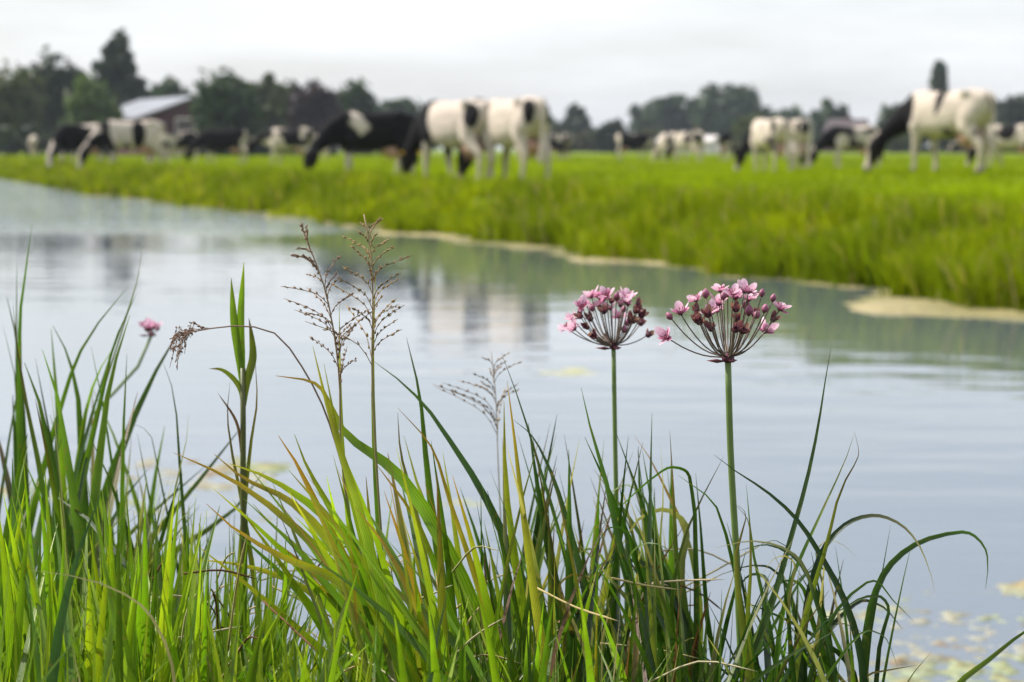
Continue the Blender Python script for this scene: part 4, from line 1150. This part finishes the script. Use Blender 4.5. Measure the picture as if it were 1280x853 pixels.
# 6 --- bright grass tufts of the near bank
TUFTS = [
    (30, 1.74, 'bright green grass tuft at the left edge of the bank, tallest there', (-30, 90), (560, 720), 34),
    (120, 1.70, 'bright green grass tuft second from the left edge of the bank', (80, 180), (590, 740), 32),
    (215, 1.75, 'bright grass tuft below the pale algae patch on the left', (165, 265), (600, 760), 30),
    (320, 1.68, 'bright grass tuft in front of the yellow leaf tips', (265, 380), (690, 800), 28),
    (440, 1.64, 'bright grass tuft in front of the yellowing sedge', (370, 520), (690, 810), 30),
    (590, 1.66, 'bright grass tuft between the yellowing sedge and the dark sedge', (520, 660), (700, 810), 26),
    (715, 1.66, 'small bright grass tuft in front of the dark sedge', (655, 790), (720, 830), 16),
]
for px, Y, lab, rx, ty, n in TUFTS:
    pl = Plant('grass_tuft', lab, 'grass', px, Y, 'bright grass tufts on the near bank')
    random_leaves(pl, n, rx, (870, 920), rx, ty, 0.14, (7, 14), [G_BRIGHT, G_BRIGHT, G_LIME, G_MID, G_MID], [None, None, None, G_LIME], bend=0.22, face=0.5, follow=0.55)
    if px == 120:
        pl.leaf([(225, 900), (205, 800), (180, 760), (140, 735), (90, 720), (38, 713)], 4, STRAW, DRY, 1.52, tip_t=.5, fold=.1)
        pl.leaf([(60, 900), (75, 780), (95, 700), (125, 620)], 13, (0.05, 0.12, 0.035), (0.06, 0.14, 0.04), 1.55, fold=.1)
        pl.leaf([(108, 900), (100, 850), (92, 815)], 8, DRY, DRY, 1.50, fold=.1)

# under-layer of the same bank grass: too many to count
def near_grass():
    Vs, Fs, Cs, nv = [], [], [], 0
    def zone(n, x0, x1, d0, d1, ytop0, ytop1, wpx, ca, cb):
        nonlocal nv
        Y = d0 + (d1 - d0) * RNG.random(n)
        px = x0 + (x1 - x0) * RNG.random(n)
        X = (px - 640) / FPX * Y
        z = np.maximum(near_z(X, Y), -0.1)
        yt = ytop0 + (ytop1 - ytop0) * RNG.random(n)
        zt = CAM_Z - (yt - HOR) / FPX * Y
        h = np.maximum(zt - z, 0.1) * 1.06
        t = mixcol(n, ca, cb, 0.25)
        root = np.stack([X, Y, z - 0.02], 1)
        V, F, C = blades(root, h, (1.5 * wpx * (0.7 + 0.6 * RNG.random(n))) * Y / FPX, RNG.random(n) ** 2 * 0.35, RNG.random(n) * 6.28, RNG.random(n) ** 2 * 0.4, (RNG.random(n) - .5) * 1.6, t * 0.9, t, 6)
        Vs.append(V); Fs.append(F + nv); Cs.append(C); nv += len(V)
    zone(640, -60, 320, 1.68, 2.0, 640, 830, 8, G_MID, G_BRIGHT)
    zone(460, -60, 420, 1.52, 1.8, 730, 870, 8, G_MID, G_LIME)
    zone(360, 280, 720, 1.58, 1.9, 740, 870, 7, G_DARK, G_BRIGHT)
    zone(320, 500, 900, 1.6, 2.1, 720, 860, 5, G_DEEP, G_MID)
    zone(120, -60, 330, 1.8, 2.3, 600, 760, 5, G_DARK, OLV)
    zone(160, 200, 860, 1.6, 2.1, 740, 860, 4, BRN, STRAW)
    zone(40, 860, 1080, 1.6, 1.95, 780, 870, 5, G_DEEP, G_MID)
    zone(700, -700, -60, 1.2, 2.4, 640, 860, 8, G_MID, G_BRIGHT)
    zone(300, 1100, 2200, 1.1, 2.2, 900, 1100, 7, G_DARK, G_BRIGHT)
    props(part('near_bank_grass', mesh('near_bank_grass', np.concatenate(Vs), np.concatenate(Fs), M_GRASS, np.concatenate(Cs))), 'dense green grass at the foot of the foreground plants', 'grass', None, 'stuff')
near_grass()

# dry bent straws among the grass
def straws():
    items = []; C = []
    rs = random.Random(4)
    for k in range(70):
        Y = rs.uniform(1.65, 2.2); x = rs.uniform(120, 900); y = rs.uniform(700, 853)
        a = rs.gauss(0.2, 0.6); L = rs.uniform(40, 150)
        p0 = at(x - L / 2 * math.cos(a), y + L / 2 * math.sin(a), Y); p2 = at(x + L / 2 * math.cos(a), y - L / 2 * math.sin(a), Y + rs.uniform(-.1, .1))
        p1 = (p0 + p2) / 2 + np.array((0, 0, rs.uniform(-.004, .012)))
        V, F = tube(spline([p0, p1, p2], 7), [(.0008, .0004)] * 6 + [.0001], 5)
        items.append((V, F)); C.append(np.tile(np.array(jit(rs.choice((DRY, STRAW, BRN, STRAW)))), (len(V), 1)))
    V, F = join(items)
    props(part('dead_straw', mesh('dead_straw', V, F, M_PANICLE, np.concatenate(C))), 'dry bent straws tangled among the foreground grass', 'straw', None, 'stuff')
straws()

# ------------------------------------------------------------------ flowering rushes
PINK = np.array((0.80, 0.38, 0.56)); PALE = np.array((0.92, 0.66, 0.76)); DEEP = np.array((0.42, 0.10, 0.24)); WINE = np.array((0.13, 0.035, 0.06)); STALK = np.array((0.105, 0.075, 0.050))

def petal_mesh(L, w, cup, c_in, c_out, c_tip, rs, nx=5, ny=6):
    V, C = [], []
    for i in range(ny):
        t = i / (ny - 1)
        ww = w * (math.sin(math.pi * min(1, 0.10 + 0.78 * t)) ** 0.75) * (1 if t < .95 else .55)
        for j in range(nx):
            s = j / (nx - 1) * 2 - 1
            r = t * L
            z = cup * L * (t ** 1.6) + 0.18 * ww * s * s
            V.append((s * ww / 2, r, z))
            c = c_in * (1 - t) + c_out * t
            c = c * (1 - 0.12 * (1 - abs(s)) * (1 - t))
            if t > .9: c = c * .3 + c_tip * .7
            C.append(np.clip(c, 0, .95))
    F = []
    for i in range(ny - 1):
        for j in range(nx - 1):
            a = i * nx + j; F.append((a, a + 1, a + nx + 1, a + nx))
    return mesh('petal', np.array(V), np.array(F), M_PETAL, np.array(C))

def ovoid(L, r, k=9, n=7, tip=.2):
    P = [(0, 0, L * i / (n - 1)) for i in range(n)]
    R = [max(.06, math.sin(math.pi * (0.06 + 0.90 * i / (n - 1))) ** .8) * r for i in range(n)]
    R[-1] = r * tip
    return tube(P, R, k)

_rs = random.Random(21)
PETALS = [petal_mesh(.0092, .0070, .50 + .22 * k, PINK * .85, PALE, np.array((.93, .80, .78)), _rs) for k in range(3)]
SEPALS = [petal_mesh(.0080, .0050, .28 + .22 * k, DEEP * .9, PINK, PALE, _rs) for k in range(2)]
WILT = [petal_mesh(.0050, .0038, .55 + .35 * k, np.array((.10, .03, .04)), np.array(((.24, .10, .10), (.36, .20, .13), (.16, .06, .07))[k]), np.array((.30, .15, .09)), _rs) for k in range(3)]

def core_mesh(rs, dark):
    items, C = [], []
    n = 6
    for k in range(n):                                   # carpels
        a = k * 6.283 / n; d = np.array((math.cos(a), math.sin(a), 0))
        V, F = tube([d * .0008, d * .0016 + np.array((0, 0, .0018)), d * .0013 + np.array((0, 0, .0042))], [.0007, .0011, .0003], 6)
        items.append((V, F)); C.append(np.tile(WINE * (1.6 if not dark else .7), (len(V), 1)))
    if not dark:
        for k in range(9):                               # stamens
            a = k * 6.283 / 9 + .2; d = np.array((math.cos(a), math.sin(a), 0))
            p = d * .0038 + np.array((0, 0, .0045))
            V, F = tube([d * .0008, d * .0026 + np.array((0, 0, .0025)), p, p + d * .0009 + np.array((0, 0, .0008))], [.00022, .0002, .00045, .0002], 5)
            items.append((V, F)); C.append(np.tile(np.array((.30, .06, .10)), (len(V), 1)))
    V, F = join(items)
    return mesh('core', V, F, M_BUD, np.concatenate(C))
CORES = [core_mesh(_rs, False)]; DARKCORES = [core_mesh(_rs, True)]
def bud_mesh(k):
    V, F = ovoid(.0072, .0027, 10, 8)
    t = V[:, 2] / .0072; a = np.arctan2(V[:, 1], V[:, 0])
    st = (0.5 + .5 * np.cos(3 * a))[:, None]
    c = (WINE * 1.5)[None] * (1 - t[:, None] * .5) + (np.array((.40, .15, .24)))[None] * (t[:, None] * (.35 + .5 * st) * (.6 + .3 * k))
    return mesh('bud', V, F, M_BUD, np.clip(c, 0, .9))
BUDS = [bud_mesh(k) for k in range(3)]

def orient(d, spin):
    q = Vector(d).normalized().to_track_quat('Z', 'Y')
    return (q.to_matrix() @ Matrix.Rotation(spin, 3, 'Z')).to_euler()

def rush(name, label, stem_px, base_px, Y, zs, org, flowers, buds, wilted, stem_w, umbel_r, seed, blur_scale=1.0):
    """zs/org turn enlarged-view coordinates into photo pixels; umbel_r is the ray length in metres"""
    rs = random.Random(seed)
    pl = Plant(name, label, 'flower', stem_px[0][0], Y)
    px = Y / FPX
    S = spline(pl.world(stem_px, Y), 26)
    nz = len(S); k = 10
    Vt, Ft = tube(S, np.linspace(stem_w * px * .56, stem_w * px * .47, nz), k)
    tt = np.repeat(np.linspace(0, 1, nz), k)[:, None]
    part('stem', mesh('stem', Vt, Ft, M_STEM, np.array((.085, .17, .025))[None] * (1 - tt) + np.array((.12, .18, .045))[None] * tt), pl.o)
    top = S[-1]
    # receptacle
    V, F = tube([top - np.array((0, 0, .001)), top + np.array((0, 0, .0012)), top + np.array((0, 0, .0038)), top + np.array((0, 0, .006))], np.array([.5, .95, 1.0, .4]) * stem_w * px * .95, 10)
    part('receptacle', mesh('receptacle', V, F, M_BUD, np.tile(WINE * .75, (len(V), 1))), pl.o)
    for b in range(3):                                   # bracts
        a = (3.3, 0.4, 5.0)[b]; d = np.array((math.cos(a), math.sin(a) * .8, 0))
        ln = (.0165, .008, .010)[b]
        V = [top + d * .001, top + d * ln * .5 + np.array((0, 0, .0018)) + np.array((-d[1], d[0], 0)) * .0028, top + d * ln * .5 + np.array((0, 0, .0018)) - np.array((-d[1], d[0], 0)) * .0028,
             top + d * ln * .5 + np.array((0, 0, -.0012)), top + d * ln + np.array((0, 0, .0008))]
        me = mesh('bract', np.array(V), [(0, 3, 1), (0, 2, 3), (1, 3, 4), (2, 4, 3), (0, 1, 2), (1, 4, 2)], M_BUD, np.tile(WINE * 1.3 + np.array((.05, .03, .01)), (5, 1)))
        part('bract', me, pl.o)
    topw = top + pl.base
    def end(zx, zy):
        p = at(org[0] + zx / zs, org[1] + zy / zs, Y) - pl.base
        dx, dz = p[0] - top[0], p[2] - top[2]
        room = umbel_r ** 2 - dx * dx - dz * dz
        dy = math.sqrt(max(0, room)) * rs.uniform(.25, 1) * rs.choice((-1, 1)) if room > 0 else rs.uniform(-.006, .006)
        # keep the picture position at the new depth
        return at(org[0] + zx / zs, org[1] + zy / zs, Y + dy) - pl.base
    def ray(e, dark):
        v = e - top; out = np.array((v[0], v[1], 0)); h = v[2]
        c1 = top + out * .38 + np.array((0, 0, h * .20 + .001)); c2 = top + out * .74 + np.array((0, 0, h * .60))
        Q = spline([top + out * .03 + np.array((0, 0, .003)), c1, c2, e], 9)
        V, F = tube(Q, np.linspace(.00055, .00046, 9) * blur_scale, 6)
        c = STALK * rs.uniform(.8, 1.3)
        part('pedicel', mesh('pedicel', V, F, M_STEM, np.tile(c, (len(V), 1))), pl.o)
        d = Q[-1] - Q[-2]
        return d / np.linalg.norm(d)
    for (zx, zy) in flowers:
        e = end(zx, zy + 26); d = ray(e, False)
        d = d * .7 + np.array((rs.uniform(-.35, .35), rs.uniform(-.45, .25), rs.uniform(.0, .5)))
        f = part('flower', CORES[0], pl.o); f.location = tuple(e); f.rotation_euler = orient(d, rs.uniform(0, 6.28))
        s = rs.uniform(.76, 1.0) * blur_scale; f.scale = (s, s, s)
        for k in range(6):
            q = part('petal', rs.choice(PETALS if k % 2 == 0 else SEPALS), f)
            q.rotation_euler = (rs.uniform(-.18, .30), rs.uniform(-.15, .15), k * math.pi / 3 + rs.uniform(-.08, .08))
            q.location = (0, 0, .0004 if k % 2 else .0008)
    for (zx, zy) in buds:
        e = end(zx, zy + 22); d = ray(e, True)
        f = part('bud', BUDS[rs.randrange(3)], pl.o); f.location = tuple(e); f.rotation_euler = orient(d + np.array((rs.uniform(-.2, .2), 0, .2)), rs.uniform(0, 6))
        s = rs.uniform(.85, 1.15) * blur_scale; f.scale = (s, s, s)
    for (zx, zy) in wilted:
        e = end(zx, zy + 14); d = ray(e, True)
        f = part('withered_flower', DARKCORES[0], pl.o); f.location = tuple(e); f.rotation_euler = orient(d, rs.uniform(0, 6))
        s = rs.uniform(.95, 1.25) * blur_scale; f.scale = (s, s, s)
        for k in range(5):
            q = part('petal', WILT[rs.randrange(3)], f); q.rotation_euler = (rs.uniform(0, .5), rs.uniform(-.3, .3), k * 1.257 + rs.uniform(-.2, .2)); q.location = (0, 0, .0004)
    return pl

rush('flowering_rush', 'large sharp pink umbel on a thick green stem, right of centre', [(938, 900), (930, 853), (921, 700), (913, 560), (910, 452)], None, 1.77, 6.561, (820, 340),
     [(100, 520), (205, 325), (332, 215), (500, 305), (455, 320), (530, 140), (630, 165), (650, 200), (720, 145), (755, 150), (755, 215), (1010, 290), (885, 470), (520, 250)],
     [(132, 370), (408, 195), (553, 210), (588, 185), (865, 185), (953, 225), (885, 315), (757, 340), (728, 290), (815, 360)],
     [(350, 390), (340, 320), (460, 470), (655, 310), (660, 390), (650, 475), (705, 485), (430, 350), (950, 390), (365, 415), (800, 350)], 8.6, .062, 31)
rush('flowering_rush', 'smaller softer pink umbel left of the large sharp one', [(776, 900), (774, 853), (772, 700), (769, 560), (767, 436)], None, 2.10, 7.107, (690, 340),
     [(190, 400), (135, 480), (205, 490), (355, 205), (420, 200), (485, 195), (635, 200), (690, 205), (310, 280), (270, 295), (420, 285), (520, 315), (590, 385), (650, 250), (450, 240)],
     [(570, 235), (365, 330), (630, 340), (675, 285), (665, 455), (635, 520), (260, 345)],
     [(260, 395), (350, 420), (320, 490), (375, 565), (465, 355), (490, 590), (715, 440), (785, 390), (780, 455), (740, 350), (610, 295), (530, 265), (760, 290), (840, 555), (690, 435)], 6.0, .056, 33)
rush('flowering_rush', 'small blurred pink flower head behind the left clump', [(100, 640), (125, 505), (155, 480), (180, 445), (189, 420)], None, 3.05, 2.942, (0, 270),
     [(530, 380), (555, 385), (580, 385), (545, 390)], [(540, 400), (575, 400)], [(560, 405), (550, 412)], 4.2, .02, 35, 1.0)

# ------------------------------------------------------------------ haze
def haze():
    V, F = box(-1600, 1600, -60, 2600, -1.4, 26)
    m = bpy.data.materials.new('haze'); m.use_nodes = True
    N, L = m.node_tree.nodes, m.node_tree.links
    N.clear()
    out = N.new('ShaderNodeOutputMaterial'); pv = N.new('ShaderNodeVolumePrincipled')
    pv.inputs['Color'].default_value = (0.80, 0.88, 1.0, 1)
    pv.inputs['Density'].default_value = 0.00016
    pv.inputs['Anisotropy'].default_value = 0.2
    L.new(pv.outputs['Volume'], out.inputs['Volume'])
    props(part('haze', mesh('haze', V, F, m, smooth=False)), 'thin summer haze over the pasture', 'haze', None, 'stuff')
haze()
